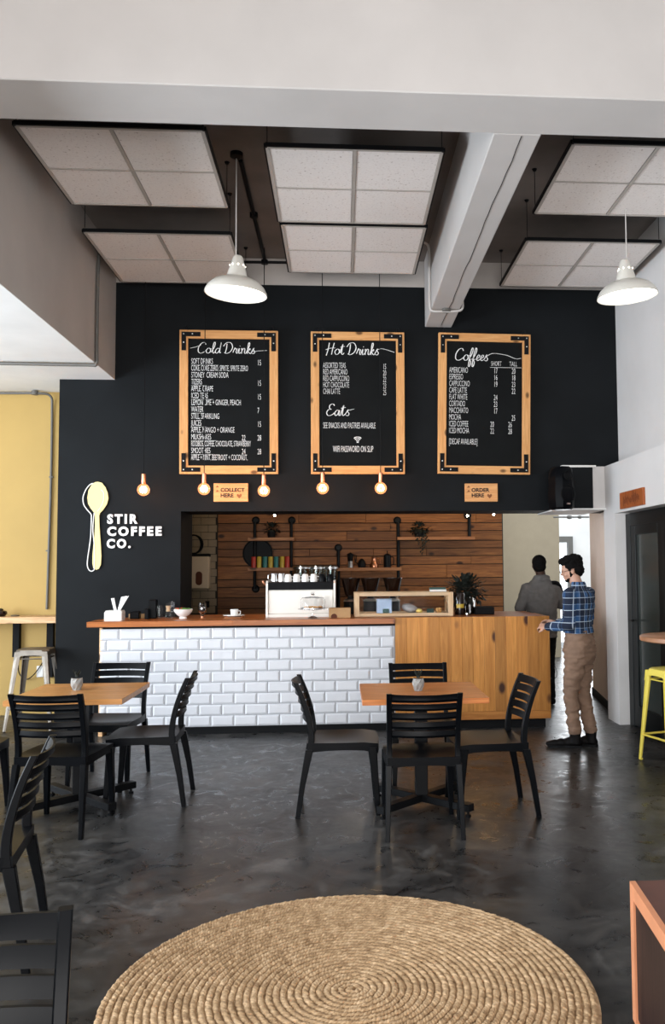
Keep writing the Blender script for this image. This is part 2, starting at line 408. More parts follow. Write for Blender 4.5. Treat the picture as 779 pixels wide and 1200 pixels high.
def remeshed(mb, name, m, parent, vox=.008, smooth=6, loc=None, disp=None):
    bmesh.ops.recalc_face_normals(mb.bm, faces=mb.bm.faces)
    me = bpy.data.meshes.new('tmp'); mb.bm.to_mesh(me); mb.bm.free()
    o = bpy.data.objects.new('tmp', me); C.objects.link(o)
    r = o.modifiers.new('r', 'REMESH'); r.mode = 'VOXEL'; r.voxel_size = vox
    if smooth:
        q = o.modifiers.new('s', 'SMOOTH'); q.factor = .5; q.iterations = smooth
    bpy.context.view_layer.update()
    out = bpy.data.meshes.new_from_object(o.evaluated_get(bpy.context.evaluated_depsgraph_get()))
    bpy.data.objects.remove(o)
    if disp:
        for v, nrm in zip(out.vertices, [v.normal.copy() for v in out.vertices]): v.co += nrm * disp(v.co)
    out.name = name; out.materials.clear(); out.materials.append(MATS[m]); out.shade_smooth()
    return link(name, out, parent, loc)

# ------------------------------------------------------------------ the shell
W0, CEIL, BEAM, SOF = 8.75, 4.78, 4.07, 3.485
struct('floor', MB().box(-6.6, 7, -4, 17, -.1, 0), 'concrete_floor')
struct('ceiling', MB().box(-6.6, 3.3, -4, 8.75, CEIL, CEIL + .1), 'concrete_ceiling')
# black feature wall with the serving opening
bw = MB()
bw.box(-2.842, -1.614, W0, 9.42, 0, SOF).box(-2.60, 2.962, W0, 9.27, SOF, 4.5).box(-1.614, 2.962, W0, 9.27, 2.13, SOF)
struct('wall_back', bw, 'charcoal_paint', 'charcoal black feature wall with the wide serving opening')
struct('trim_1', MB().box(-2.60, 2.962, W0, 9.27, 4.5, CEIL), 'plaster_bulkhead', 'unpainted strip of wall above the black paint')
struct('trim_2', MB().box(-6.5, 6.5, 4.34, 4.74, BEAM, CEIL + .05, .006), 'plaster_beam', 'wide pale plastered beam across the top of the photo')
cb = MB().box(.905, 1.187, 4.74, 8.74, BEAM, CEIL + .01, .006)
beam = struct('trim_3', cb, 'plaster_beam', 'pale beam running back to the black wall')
cr = MB(); pts = []
for i in range(26):
    t = i / 25; pts.append((1.075 + .004 * math.sin(i * .7) + .004 * random.uniform(-1, 1), 4.76 + 3.9 * t, BEAM - .0005))
for a, b in zip(pts, pts[1:]): cr.tube([a, b], .0035, 5)
tag(cr.build('crack', 'seam_black', beam), 'dark crack along the underside')
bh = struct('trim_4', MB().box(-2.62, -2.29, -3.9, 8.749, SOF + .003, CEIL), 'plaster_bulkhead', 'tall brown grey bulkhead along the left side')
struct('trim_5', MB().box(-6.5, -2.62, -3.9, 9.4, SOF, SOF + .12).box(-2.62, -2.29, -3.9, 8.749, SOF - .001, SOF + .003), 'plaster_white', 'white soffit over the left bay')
struct('trim_6', MB().box(-2.842, -2.62, 8.0, 9.27, SOF + .001, SOF + .1), 'plaster_white')
struct('wall_yellow', MB().box(-6.5, -2.80, 9.4, 9.55, 0, SOF + .1), 'yellow_paint', 'sunny yellow wall of the left bay')
# left outer wall with windows
lw = MB().box(-6.6, -6.45, -4, 9.55, 0, .5).box(-6.6, -6.45, -4, 9.55, 3.15, SOF)
for a, b in ((-4, 1.6), (3.7, 3.9), (6.2, 6.4), (8.7, 9.55)): lw.box(-6.6, -6.45, a, b, .5, 3.15)
struct('wall_left', lw, 'plaster_white')
for i, (a, b) in enumerate(((1.6, 3.7), (3.9, 6.2), (6.4, 8.7))):
    f = MB().box(-6.56, -6.5, a, a + .05, .5, 3.15).box(-6.56, -6.5, b - .05, b, .5, 3.15).box(-6.56, -6.5, a, b, .5, .55).box(-6.56, -6.5, a, b, 3.1, 3.15).box(-6.56, -6.5, a, b, 2.2, 2.25)
    wd = struct('window_%d' % (i + 1), f, 'black_metal')
fw = MB().box(-6.6, 3.3, -4.1, -3.95, 0, .4).box(-6.6, 3.3, -4.1, -3.95, 3.4, CEIL).box(-6.6, -3.8, -4.1, -3.95, .4, 3.4).box(2.2, 3.3, -4.1, -3.95, .4, 3.4)
struct('wall_front', fw, 'plaster_white')
# right side
rw = MB().box(2.962, 3.2, -4, 8.75, 2.56, CEIL).box(2.962, 3.2, -4, 6.55, 0, 2.56)
struct('wall_right', rw, 'plaster_wall', 'white upper wall on the right')
pw = MB().box(2.71, 2.86, 8.15, 8.5, 0, 2.56).box(2.71, 2.86, 6.55, 8.15, 2.06, 2.56).box(2.86, 2.962, 6.55, 8.5, 2.5, 2.56).box(2.86, 3.2, 8.2, 8.75, 0, 2.56)
pw.box(2.57, 2.71, 8.45, 8.749, 2.13, 2.56)
struct('wall_partition', pw, 'plaster_wall', 'white lower partition with the doorway')
struct('trim_7', MB().box(2.20, 2.57, 8.40, 8.749, 2.13, 2.545), 'charcoal_paint', 'black painted box beam beside the speaker')
struct('trim_8', MB().box(2.25, 2.60, 8.38, 8.749, 2.545, 2.565), 'plaster_white', 'thin white strip on top of the black box beam')
struct('trim_9', MB().box(2.20, 2.72, 8.42, 9.27, 2.115, 2.131), 'plaster_white')
# passage and kitchen behind
ps = MB(); ps.loft([[(2.80, 8.5, 0), (2.95, 8.5, 0), (3.18, 10.07, 0), (3.03, 10.07, 0)], [(2.80, 8.5, 2.5), (2.95, 8.5, 2.5), (3.18, 10.07, 2.5), (3.03, 10.07, 2.5)]])
struct('wall_passage', ps, 'pink_paint', 'pinkish white wall of the passage behind the man')
bb = MB(); bb.loft([[(2.79, 8.5, 0), (2.80, 8.5, 0), (3.03, 10.07, 0), (3.015, 10.07, 0)], [(2.79, 8.5, .09), (2.80, 8.5, .09), (3.03, 10.07, .09), (3.015, 10.07, .09)]])
struct('baseboard_passage', bb, 'matte_black')
KB = 12.1
struct('ceiling_kitchen', MB().box(-2.84, 3.2, 9.27, KB + .1, 2.75, 2.85), 'dark_paint')
struct('wall_kitchen_left', MB().box(-2.842, -2.75, 9.27, KB + .1, 0, 2.8), 'dark_paint')
kw = struct('wall_kitchen', MB().box(-2.84, 2.36, KB, KB + .15, 0, 2.8), 'grout_dark', 'kitchen back wall of brown planks and tiles')
struct('wall_beige', MB().box(2.2, 3.74, 14.2, 14.35, 0, 2.9), 'beige_paint', 'beige wall beyond the plank wall')
struct('wall_kitchen_side', MB().box(2.21, 2.36, KB + .15, 14.2, 0, 2.9), 'beige_paint')
# bright far room: white wall with a glazed door
struct('wall_far', MB().box(4.555, 7, 16.4, 16.5, 0, 3.2).box(2.3, 4.555, 16.4, 16.5, 2.11, 3.2).box(6.9, 7, 10, 16.4, 0, 3.2), 'plaster_white', 'white far wall in bright daylight')
wf = MB().box(4.47, 4.565, 16.3, 16.42, 0, 2.12).box(3.0, 4.47, 16.3, 16.42, 2.0, 2.12)
win = struct('window_4', wf, 'conduit_grey', 'grey framed window at the end of the passage')
MB().box(3.0, 4.47, 16.37, 16.38, 0, 2.0).build('pane', 'clear_glass', win)
cd = thing('ceiling_conduit', 'thin grey conduit with junction box crossing the bright passage', 'conduit', (0, 0, 0))
yy = 13.6; zc = wz(670, 606, yy)
MB().tube([(wx(650, yy), yy, zc), (wx(692, yy), yy, zc)], .014).build('pipe', 'conduit_grey', cd, True)
MB().ell((wx(669, yy), yy, zc), (.05, .05, .035)).build('junction_box', 'conduit_grey', cd, True)
MB().ell((wx(681, yy), yy, zc), (.04, .04, .03)).build('junction_box', 'conduit_grey', cd, True)

# planks on kitchen wall, each one a part
rows = [598, 613, 622.5, 634, 643, 652, 662, 678, 687, 699, 712, 735]
zs = [wz(420, r, KB) for r in rows]
for i in range(len(zs) - 1):
    z1, z0 = zs[i], zs[i + 1]
    x = -1.712
    while x < 2.33:
        L = random.uniform(.7, 2.1); x1 = min(2.345, x + L)
        if 2.345 - x1 < .3: x1 = 2.345
        d = random.uniform(.018, .035)
        b = MB().box(-(x1 - x) / 2 + .002, (x1 - x) / 2 - .002, -d, 0, -(z1 - z0) / 2 + .005, (z1 - z0) / 2 - .005, .003)
        b.build('plank', 'plank_brown', kw, loc=((x + x1) / 2, KB, (z0 + z1) / 2)); x = x1
tw, th = .212, .1035
me_tile = None
for r in range(14):
    z = .92 + r * th
    for c in range(-3, 2):
        x = -1.74 + (c - (.5 if r % 2 else 0)) * tw
        x0, x1 = max(-2.5, x), min(-1.722, x + tw)
        if x1 - x0 < .03: continue
        if me_tile is None or x1 - x0 < tw - .001:
            o = MB().box(0, x1 - x0 - .006, -.008, 0, 0, th - .006, .002).build('tile', 'tile_dark', kw, loc=(x0, KB, z))
            if x1 - x0 > tw - .001: me_tile = o.data
        else: link('tile', me_tile, kw, (x0, KB, z))

# ------------------------------------------------------------------ conduits in the main room
def conduit(label, pts, r, m, boxes=(), clips=()):
    t = thing('conduit', label, 'conduit', (0, 0, 0))
    MB().tube(pts, r, 10).build('pipe', m, t, True)
    for p in boxes: MB().lathe([(.0, -.02), (.036, -.02), (.036, .02), (0, .02)], 14, p).build('junction_box', m, t, True)
    for p in clips: MB().box(p[0] - .02, p[0] + .02, p[1] - .012, p[1] + .018, p[2] - .008, p[2] + .008).build('clip', m, t)
    return t
zc = CEIL - .022
conduit('dark conduit running back along the ceiling from the left pendant lamp', [(-.77, 6.56, zc), (-.77, 8.72, zc)], .018, 'black_metal', [(-.77, 7.6, zc)])
conduit('dark conduit along the top of the back wall', [(-2.2, 8.72, 4.72), (.55, 8.72, 4.74)], .014, 'black_metal', [(-.77, 8.715, 4.73)])
conduit('dark conduit bending down the brown bulkhead', spline([(-2.29 + .03, 8.70, 4.70), (-2.27, 8.4, 4.70), (-2.27, 8.15, 4.66), (-2.27, 8.05, 4.5), (-2.27, 8.02, 4.1), (-2.27, 8.02, 3.6), (-2.275, 8.02, 3.47), (-2.36, 8.02, 3.462), (-3.0, 8.0, 3.462), (-3.6, 7.99, 3.462), (-4.2, 7.98, 3.462)], 4), .016, 'conduit_grey')
conduit('thin grey conduit dropping down the yellow wall to the bar', spline([(-4.4, 9.3, 3.45), (-3.6, 9.3, 3.45), (-3.26, 9.3, 3.45), (-3.13, 9.34, 3.43), (-3.12, 9.375, 3.25), (-3.12, 9.377, 2.5), (-3.13, 9.377, 1.8), (-3.14, 9.377, 1.12)], 4), .013, 'conduit_grey', [(-3.28, 9.3, 3.455)], [(-3.12, 9.38, 2.55), (-3.14, 9.38, 1.75)])
t = conduit('pale conduit looping over the end of the ceiling beam', spline([(.72, 8.1, 4.735), (.84, 8.1, 4.73), (.885, 8.1, 4.66), (.888, 8.1, 4.4), (.888, 8.1, 4.12), (.91, 8.1, 4.05), (1.0, 8.1, 4.045), (1.15, 8.1, 4.05), (1.21, 8.1, 4.08), (1.21, 8.1, 4.2)], 4), .012, 'conduit_white')
MB().lathe([(0, -.028), (.045, -.028), (.045, .0), (0, .0)], 14, (1.05, 8.1, BEAM)).build('junction_box', 'conduit_grey', t, True)

# ------------------------------------------------------------------ ceiling panels
def panel(x0, x1, y0, y1, label, nx=2, rot=0):
    z = 4.41; t = thing('ceiling_panel', label, 'ceiling panel', ((x0 + x1) / 2, (y0 + y1) / 2, z), rot, 'suspended acoustic panels')
    a, b = (x1 - x0) / 2, (y1 - y0) / 2
    f = MB()
    for s in (-1, 1):
        f.box(s * a - .012, s * a + .012, -b, b, 0, .028).box(-a, a, s * b - .012, s * b + .012, 0, .028)
    f.build('frame', 'black_metal', t)
    g = MB()
    for s in (-1, 1): g.box(s * (a - .012) - .012, s * (a - .012) + .012, -b + .012, b - .012, -.003, .003).box(-a + .012, a - .012, s * (b - .012) - .01, s * (b - .012) + .01, -.003, .003)
    g.box(-.012, .012, -b + .02, b - .02, -.003, .004).box(-a + .02, a - .02, -.006, .006, -.002, .004)
    g.build('grid', 'tile_rim', t)
    for sx in (-1, 1):
        for sy in (-1, 1):
            MB().box(min(sx * .014, sx * (a - .02)), max(sx * .014, sx * (a - .02)), min(sy * .008, sy * (b - .02)), max(sy * .008, sy * (b - .02)), .004, .02, .002).build('tile', 'ceiling_tile', t)
    for sx in (-1, 1):
        for sy in (-1, 1):
            MB().tube([(sx * (a - .01), sy * (b - .01), .04), (sx * (a - .01), sy * (b - .01), CEIL - z)], .003, 5).build('hanger', 'black_metal', t)
            MB().lathe([(0, -.018), (.012, -.018), (.022, 0), (0, 0)], 8, (sx * (a - .01), sy * (b - .01), CEIL - z)).build('ceiling_hook', 'black_metal', t)
    return t
panel(-2.085, -.875, 5.45, 6.65, 'front left ceiling panel of four speckled tiles')
panel(-2.165, -.925, 7.2, 8.46, 'rear left ceiling panel behind the left pendant lamp')
panel(-.495, .725, 5.645, 6.90, 'front middle ceiling panel between left lamp and beam')
panel(-.480, .740, 6.955, 8.10, 'rear middle ceiling panel above the middle menu board')
panel(1.585, 2.80, 5.48, 6.63, 'front right ceiling panel beyond the pale beam')
panel(1.650, 2.86, 7.19, 8.40, 'rear right ceiling panel behind the right pendant lamp')

# ------------------------------------------------------------------ pendant lamps
def pendant(x, y, zr, label, tilt):
    t = thing('pendant_lamp', label, 'lamp', (x, y, zr), 0, 'cream enamel pendant lamps')
    prof = [(.237, -.004), (.240, .0), (.236, .018), (.215, .055), (.18, .088), (.135, .112), (.090, .125), (.084, .128), (.078, .145), (.038, .285), (.026, .30), (.010, .305)]
    sh = MB().lathe(prof, 40).lathe([(.010, .30), (.024, .29), (.072, .145), (.078, .122), (.128, .105), (.172, .082), (.206, .05), (.229, .016), (.232, .0), (.237, -.004)], 40)
    s = sh.build('shade', 'enamel_cream', t, True)
    for k in range(8):
        a = k * PI / 4 + .2; MB().ell((.0575 * math.cos(a), .0575 * math.sin(a), .22), (.006, .006, .006), 8, 6).build('vent_hole', 'lamp_disc', s, True)
    MB().lathe([(0, .022), (.228, .022), (.228, .03), (0, .03)], 40).build('glow_disc', 'lamp_disc', t, True)  # flat glowing disc added in place of the open shade's bright inside
    MB().tube([(0, 0, .3), (0, 0, CEIL - zr - .03)], .005, 6).build('cord', 'conduit_white', t)
    MB().lathe([(0, 0), (.05, 0), (.05, -.03), (.02, -.045), (0, -.045)], 16, (0, 0, CEIL - zr)).build('ceiling_rose', 'black_metal', t, True)
    for ch in t.children:
        if ch.name.startswith(('shade', 'glow_disc')): ch.rotation_euler = (tilt[0], tilt[1], 0)
    return t
pendant(-.792, 6.486, 3.66, 'cream enamel pendant lamp hanging left of the middle menu board', (.03, .06))
pendant(2.31, 6.52, 3.70, 'cream enamel pendant lamp hanging near the right edge', (.03, -.07))

# bare bulbs
bulb_lbl = ['leftmost bare glowing bulb in copper holder, hanging above the spoon logo letters',
            'bare glowing bulb hanging at the lower left of the cold drinks board',
            'bare glowing bulb hanging right of the collect here sign',
            'bare glowing bulb at the lower left of the hot drinks board',
            'bare glowing bulb at the lower right of the hot drinks board']
bz = [wz(px, py, 8.45) for px, py in ((168, 574), (239, 573), (309, 575), (378, 572), (446, 572))]
proto = None
for i, px in enumerate((168, 239, 309, 378, 446)):
    x, z = wx(px, 8.45, 573), bz[i]
    t = thing('bulb_pendant', bulb_lbl[i], 'light bulb', (x, 8.45, z), 0, 'bare bulbs hanging in a row')
    g = MB().ell((0, 0, 0), (.06, .06, .06), 20, 14).build('bulb', 'bulb_glass', t, True)
    f = MB()
    for k in range(6):
        a = k * PI / 3; f.tube(spline([(.012 * math.cos(a), .012 * math.sin(a), .03), (.030 * math.cos(a), .030 * math.sin(a), .0), (.018 * math.cos(a), .018 * math.sin(a), -.026)], 3), .0042, 6)
    f.build('filament', 'bulb_core', g, True)
    MB().lathe([(0, .055), (.02, .055), (.022, .06), (.022, .155), (.016, .16), (0, .16)], 16).build('socket', 'copper', t, True)
    MB().tube([(0, 0, .16), (0, 0, CEIL - z)], .0045, 6).build('cord', 'matte_black', t)
    point('bulb_light', (x, 8.36, z - .02), 2.2, (1, .55, .28), .05)

# ------------------------------------------------------------------ menu boards
def board(x0, x1, label, roll=0.0):
    w_, h = x1 - x0, 1.475
    t = thing('menu_board', label, 'menu board', ((x0 + x1) / 2, 8.705, 2.508))
    t.rotation_euler = (.035, roll, 0)
    fw_ = .086; a = w_ / 2
    MB().box(-a + .05, a - .05, .0, .02, .05, h - .05).build('slate', 'chalkboard', t)
    MB().box(-a, -a + fw_, -.02, .03, 0, h, .003).build('frame_stile', 'pine_frame', t)
    MB().box(a - fw_, a, -.02, .03, 0, h, .003).build('frame_stile', 'pine_frame', t)
    MB().box(-a + fw_, a - fw_, -.02, .03, 0, fw_, .003).build('frame_rail', 'pine_rail', t)
    MB().box(-a + fw_, a - fw_, -.02, .03, h - fw_, h, .003).build('frame_rail', 'pine_rail', t)
    for sx in (-1, 1):
        for sz in (0, 1):
            cx, cz = sx * (a - .022), (h - .022 if sz else .022)
            dz = -1 if sz else 1; m = MB()
            xa, xb = sorted((cx, cx - sx * .19)); za, zb = sorted((cz, cz + dz * .045)); m.box(xa, xb, -.026, -.019, za, zb)
            xa, xb = sorted((cx, cx - sx * .045)); za, zb = sorted((cz, cz + dz * .19)); m.box(xa, xb, -.027, -.019, za, zb)
            br = m.build('corner_bracket', 'matte_black', t)
            for (dx, dzz) in ((.022, .022), (.11, .022), (.022, .11)):
                MB().lathe([(0, -.001), (.007, 0), (.007, .002)], 8).build('screw', 'steel', br, loc=(cx - sx * dx, -.029, cz + dz * dzz)).rotation_euler = (PI / 2, 0, 0)
    for sx in (-1, 1):
        MB().tube(spline([(sx * (a - .08), .02, h), (sx * (a - .08), .01, h + .03), (sx * (a - .06), .0, h + .045), (sx * (a - .05), .0, h + .02)], 3), .004, 6).build('hook', 'black_metal', t)
    return t, a, h
YT = -.0012
CS = .052; CX = .50   # chalk capitals size and squeeze
t, a, h = board(-1.622, -.625, 'chalkboard menu of cold drinks in a pine frame, leftmost of three boards')
x0 = -a + .125
script_text('Cold Drinks', 'heading', x0 + .05, h - .235, .053, t, YT, [[(x0 - .02, h - .185), (x0 + .04, h - .17), (x0 + .09, h - .15)], [(x0 + .60, h - .215), (x0 + .68, h - .205), (x0 + .76, h - .20)]], sx=.98)
L = ['SOFT DRINKS', 'COKE, COKE ZERO, SPRITE, SPRITE ZERO', 'STONEY, CREAM SODA', 'TIZERS', 'APPLE, GRAPE', 'ICED TEAS', 'LEMON LIME + GINGER, PEACH', 'WATER', 'STILL, SPARKLING', 'JUICES', 'APPLE, MANGO + ORANGE', 'MILKSHAKES', 'ROOIBOS, COFFEE, CHOCOLATE, STRAWBERRY', 'SMOOTHIES', 'APPLE + MINT, BEETROOT + COCONUT,']
ln = []; ul = bmesh.new()
for i, s in enumerate(L):
    z = h - .345 - i * .0705; k = .47 if len(s) > 30 else .54
    if len(s) > 36: k = .42
    ln.append((s, x0 - .01, z, .066, k, -.0006, 0, 'LEFT'))
    if s in ('SOFT DRINKS', 'TIZERS', 'ICED TEAS', 'WATER', 'JUICES', 'MILKSHAKES', 'SMOOTHIES'): ribbon(ul, [(x0 - .01, z - .012), (x0 + .024 * len(s), z - .012)], .004, YT)
letters(ln, 'lettering', 'chalk', t, (0, YT, 0))
me = bpy.data.meshes.new('underline'); ul.to_mesh(me); ul.free(); me.materials.append(MATS['chalk_faint']); link('underline', me, t)
pr_ = [(0, '', '15'), (3, '', '15'), (5, '', '15'), (7, '', '7'), (9, '', '15'), (11, '22', '28'), (13, '24', '28')]
ln = []
for i, p, q in pr_:
    z = h - .355 - i * .0705
    if p: ln.append((p, x0 + .50, z, .066, .6, -.0006, 0, 'LEFT'))
    ln.append((q, x0 + .66, z, .066, .6, -.0006, 0, 'LEFT'))
letters(ln, 'price', 'chalk', t, (0, YT, 0))

t, a, h = board(-.290, .678, 'chalkboard menu of hot drinks and eats in a pine frame, middle of three boards')
x0 = -a + .125
script_text('Hot Drinks', 'heading', x0 + .035, h - .235, .058, t, YT, [[(x0 + .56, h - .18), (x0 + .62, h - .17), (x0 + .74, h - .205)]], sx=.92)
ln = []
for i, (s, p) in enumerate((('ASSORTED TEAS', '15'), ('RED AMERICANO', '20'), ('RED CAPPUCCINO', '22'), ('HOT CHOCOLATE', '23'), ('CHAI LATTE', '25'))):
    z = h - .375 - i * .0675; ln.append((s, x0, z, .066, .48, -.0008, 0, 'LEFT')); ln.append((p, x0 + .62, z - .008, .066, .52, -.0008, 0, 'LEFT'))
letters(ln, 'lettering', 'chalk', t, (0, YT, 0))
script_text('Eats', 'heading', x0 + .03, h - .87, .058, t, YT, [[(x0 + .25, h - .815), (x0 + .32, h - .80)]])
letters([('SEE SNACKS AND PASTRIES AVAILABLE', x0, h - 1.0, .070, .44, -.0006, 0, 'LEFT'), ('WIFI PASSWORD ON SLIP', x0 + .10, h - 1.245, .072, .50, .0, 0, 'LEFT')], 'lettering', 'chalk', t, (0, YT, 0))
wbm = bmesh.new(); cxw, czw = x0 + .355, h - 1.145
for r in (.022, .040, .056):
    ribbon(wbm, [(cxw + r * math.sin(q), czw + r * math.cos(q)) for q in (-.75, -.4, 0, .4, .75)], .0062, YT)
ribbon(wbm, [(cxw, czw - .004), (cxw, czw + .008)], .009, YT)
me = bpy.data.meshes.new('wifi_symbol'); wbm.to_mesh(me); wbm.free(); me.materials.append(MATS['chalk']); link('wifi_symbol', me, t)

t, a, h = board(1.020, 1.992, 'chalkboard menu of coffees in a pine frame, rightmost of three boards', .012)
x0 = -a + .115
script_text('Coffees', 'heading', x0 + .055, h - .285, .060, t, YT, [[(x0 + .38, h - .245), (x0 + .46, h - .205), (x0 + .6, h - .22), (x0 + .70, h - .255), (x0 + .76, h - .25)]], sx=.92)
ln = [('SHORT', x0 + .44, h - .335, .056, .62, -.0008, 0, 'LEFT'), ('TALL', x0 + .635, h - .335, .056, .66, -.0008, 0, 'LEFT')]
rows_ = [('AMERICANO', '17', '20'), ('ESPRESSO', '16', '18'), ('CAPPUCCINO', '19', '23'), ('CAFE LATTE', '', '22'), ('FLAT WHITE', '24', ''), ('CORTADO', '23', ''), ('MACCHIATO', '17', ''), ('MOCHA', '', '25'), ('ICED COFFEE', '20', '26'), ('ICED MOCHA', '22', '28')]
for i, (s, p, q) in enumerate(rows_):
    z = h - .415 - i * .0705; ln.append((s, x0, z, .068, .50, -.0008, 0, 'LEFT')); sh = -.035 * (i > 7)
    if p: ln.append((p, x0 + .47 + sh, z, .066, .62, -.0006, 0, 'LEFT'))
    if q: ln.append((q, x0 + .66 + sh, z, .066, .62, -.0006, 0, 'LEFT'))
ln.append(('[DECAF AVAILABLE]', x0, h - 1.165, .070, .48, -.0008, 0, 'LEFT'))
letters(ln, 'lettering', 'chalk', t, (0, YT, 0))
ul = bmesh.new(); ribbon(ul, [(x0 + .43, h - .352), (x0 + .765, h - .35)], .004, YT)
me = bpy.data.meshes.new('underline'); ul.to_mesh(me); ul.free(); me.materials.append(MATS['chalk']); link('underline', me, t)

# small wooden signs
def heart(bm, cx, cz, s, y):
    pts = [(0, -.5), (.5, .05), (.45, .4), (.2, .45), (0, .22), (-.2, .45), (-.45, .4), (-.5, .05)]
    bm.faces.new([bm.verts.new((cx + p[0] * s, y, cz + p[1] * s)) for p in pts])
def wsign(x0, x1, z0, z1, lines, label, dark):
    t = thing('wooden_sign', label, 'sign', ((x0 + x1) / 2, 8.72, z0)); a = (x1 - x0) / 2; h = z1 - z0
    MB().box(-a, a, -.012, .028, 0, h, .003).build('board', 'sign_wood', t)
    letters([(s, -.105, h * .54 - i * .056, .054, 1.05, .002, 0, 'LEFT') for i, s in enumerate(lines)], 'lettering', 'sign_ink', t, (0, -.0135, 0))
    bm = bmesh.new(); heart(bm, .085, h * .30, .05, -.0135)
    for zz in (h * .52, h * .76): bm.faces.new([bm.verts.new(p) for p in ((-a + .02, -.0135, zz), (-a + .055, -.0135, zz + .004), (-a + .037, -.0135, zz + .024))])
    me = bpy.data.meshes.new('emblem'); bm.to_mesh(me); bm.free(); me.materials.append(MATS['sign_brown']); link('emblem', me, t)
wsign(-1.28, -.932, 2.226, 2.415, ['COLLECT', 'HERE'], 'small wooden sign reading collect here between two bulbs', 0)
wsign(1.306, 1.65, 2.222, 2.412, ['ORDER', 'HERE'], 'small wooden sign reading order here below the coffees board', 0)
t = thing('wooden_sign', 'small reddish wooden sign with burnt marks above the right doorway', 'sign', (2.70, 7.62, 2.085))
MB().box(-.015, .008, -.31, .31, 0, .155, .002).build('board', 'sign_wood_red', t)
bm = bmesh.new()
for k in range(26):
    y = -.22 + k * .0165; hgt = random.uniform(.02, .06); zc_ = .08 + random.uniform(-.02, .02)
    q = [(-.0162, y, zc_ - hgt), (-.0162, y + .008, zc_ - hgt + .01), (-.0162, y + .010, zc_ + hgt), (-.0162, y + .002, zc_ + hgt - .008)]
    bm.faces.new([bm.verts.new(p) for p in q])
me = bpy.data.meshes.new('burnt_lettering'); bm.to_mesh(me); bm.free(); me.materials.append(MATS['burnt']); link('burnt_lettering', me, t)

# ------------------------------------------------------------------ logo
def xz(px, py, y=8.74): return (wx(px, y, py), wz(px, py, y))
lg = thing('wall_logo', 'spoon emblem with white letters STIR COFFEE CO. on the black wall', 'logo', (0, 8.75, 0))
k = 110 / 779
def zp(u, v): return xz(90 + u * k, 550 + v * k)
spoon = [(178, 104), (210, 112), (240, 150), (258, 195), (264, 240), (252, 290), (222, 335), (195, 362), (188, 385), (190, 470), (196, 560), (202, 640), (206, 720), (202, 790), (185, 825), (162, 834), (140, 820), (132, 780), (134, 700), (142, 620), (150, 540), (154, 460), (154, 390), (148, 362), (118, 325), (96, 285), (90, 235), (100, 175), (128, 125), (155, 107)]
m = MB(); m.loft([[(*[zp(u, v)[0]], -.024, zp(u, v)[1]) for u, v in spoon], [(*[zp(u, v)[0]], -.012, zp(u, v)[1]) for u, v in spoon]])
m.build('spoon', 'cream_yellow', lg)
out = [(150, 118), (118, 122), (85, 155), (60, 205), (52, 250), (62, 300), (95, 345), (118, 372), (122, 400), (120, 470), (116, 560), (106, 640), (94, 720), (88, 790), (100, 832), (124, 846), (148, 832)]
m = MB(); m.tube(spline([(zp(u, v)[0], -.014, zp(u, v)[1]) for u, v in out], 3), .0055, 6); m.build('spoon_outline', 'white_print', lg, True)
m = MB(); m.tube(spline([(zp(u, v)[0], -.026, zp(u, v)[1]) for u, v in [(148, 362), (140, 440), (138, 520), (150, 640), (152, 740), (148, 832)]], 3), .0045, 6); m.build('spoon_outline', 'white_print', lg, True)
m = MB(); m.tube(spline([(zp(u, v)[0], -.026, zp(u, v)[1]) for u, v in [(205, 170), (228, 200), (225, 260), (205, 310), (175, 350)]], 3), .003, 6); m.build('highlight_line', 'white_print', lg, True)
for s, u, v, ht in (('STIR', 254, 448, 76), ('COFFEE', 254, 549, 74), ('CO.', 250, 651, 74)):
    x, z = zp(u, v); sz = ht * k / FOC * 8.75 / .70
    wpx = {'STIR': 242, 'COFFEE': 434, 'CO.': 190}[s]
    me = text_mesh(s, sz * .93, 1, .0055, .008, 'LEFT', 1.35)
    xs = [q.co.x for q in me.vertices]; f = (wpx * k / FOC * 8.75) / (max(xs) - min(xs))
    for q in me.vertices: q.co.x = (q.co.x - min(xs)) * f
    me.materials.clear(); me.materials.append(MATS['white_print'])
    bm = bmesh.new(); bm.from_mesh(me); seen = set(); bm.verts.ensure_lookup_table()
    bmesh.ops.remove_doubles(bm, verts=bm.verts, dist=1e-5); bm.verts.ensure_lookup_table()
    isl = []
    for v0 in bm.verts:
        if v0 in seen: continue
        st_, comp = [v0], []; seen.add(v0)
        while st_:
            v1 = st_.pop(); comp.append(v1)
            for e in v1.link_edges:
                o2 = e.other_vert(v1)
                if o2 not in seen: seen.add(o2); st_.append(o2)
        isl.append(comp)
    for comp in isl:
        ids = {v1: i for i, v1 in enumerate(comp)}; fs = {f for v1 in comp for f in v1.link_faces}
        m2 = bpy.data.meshes.new('letter'); m2.from_pydata([v1.co[:] for v1 in comp], [], [[ids[v1] for v1 in f.verts] for f in fs]); m2.materials.append(MATS['white_print'])
        link('letter', m2, lg, (x, -.016, z))
    bm.free()

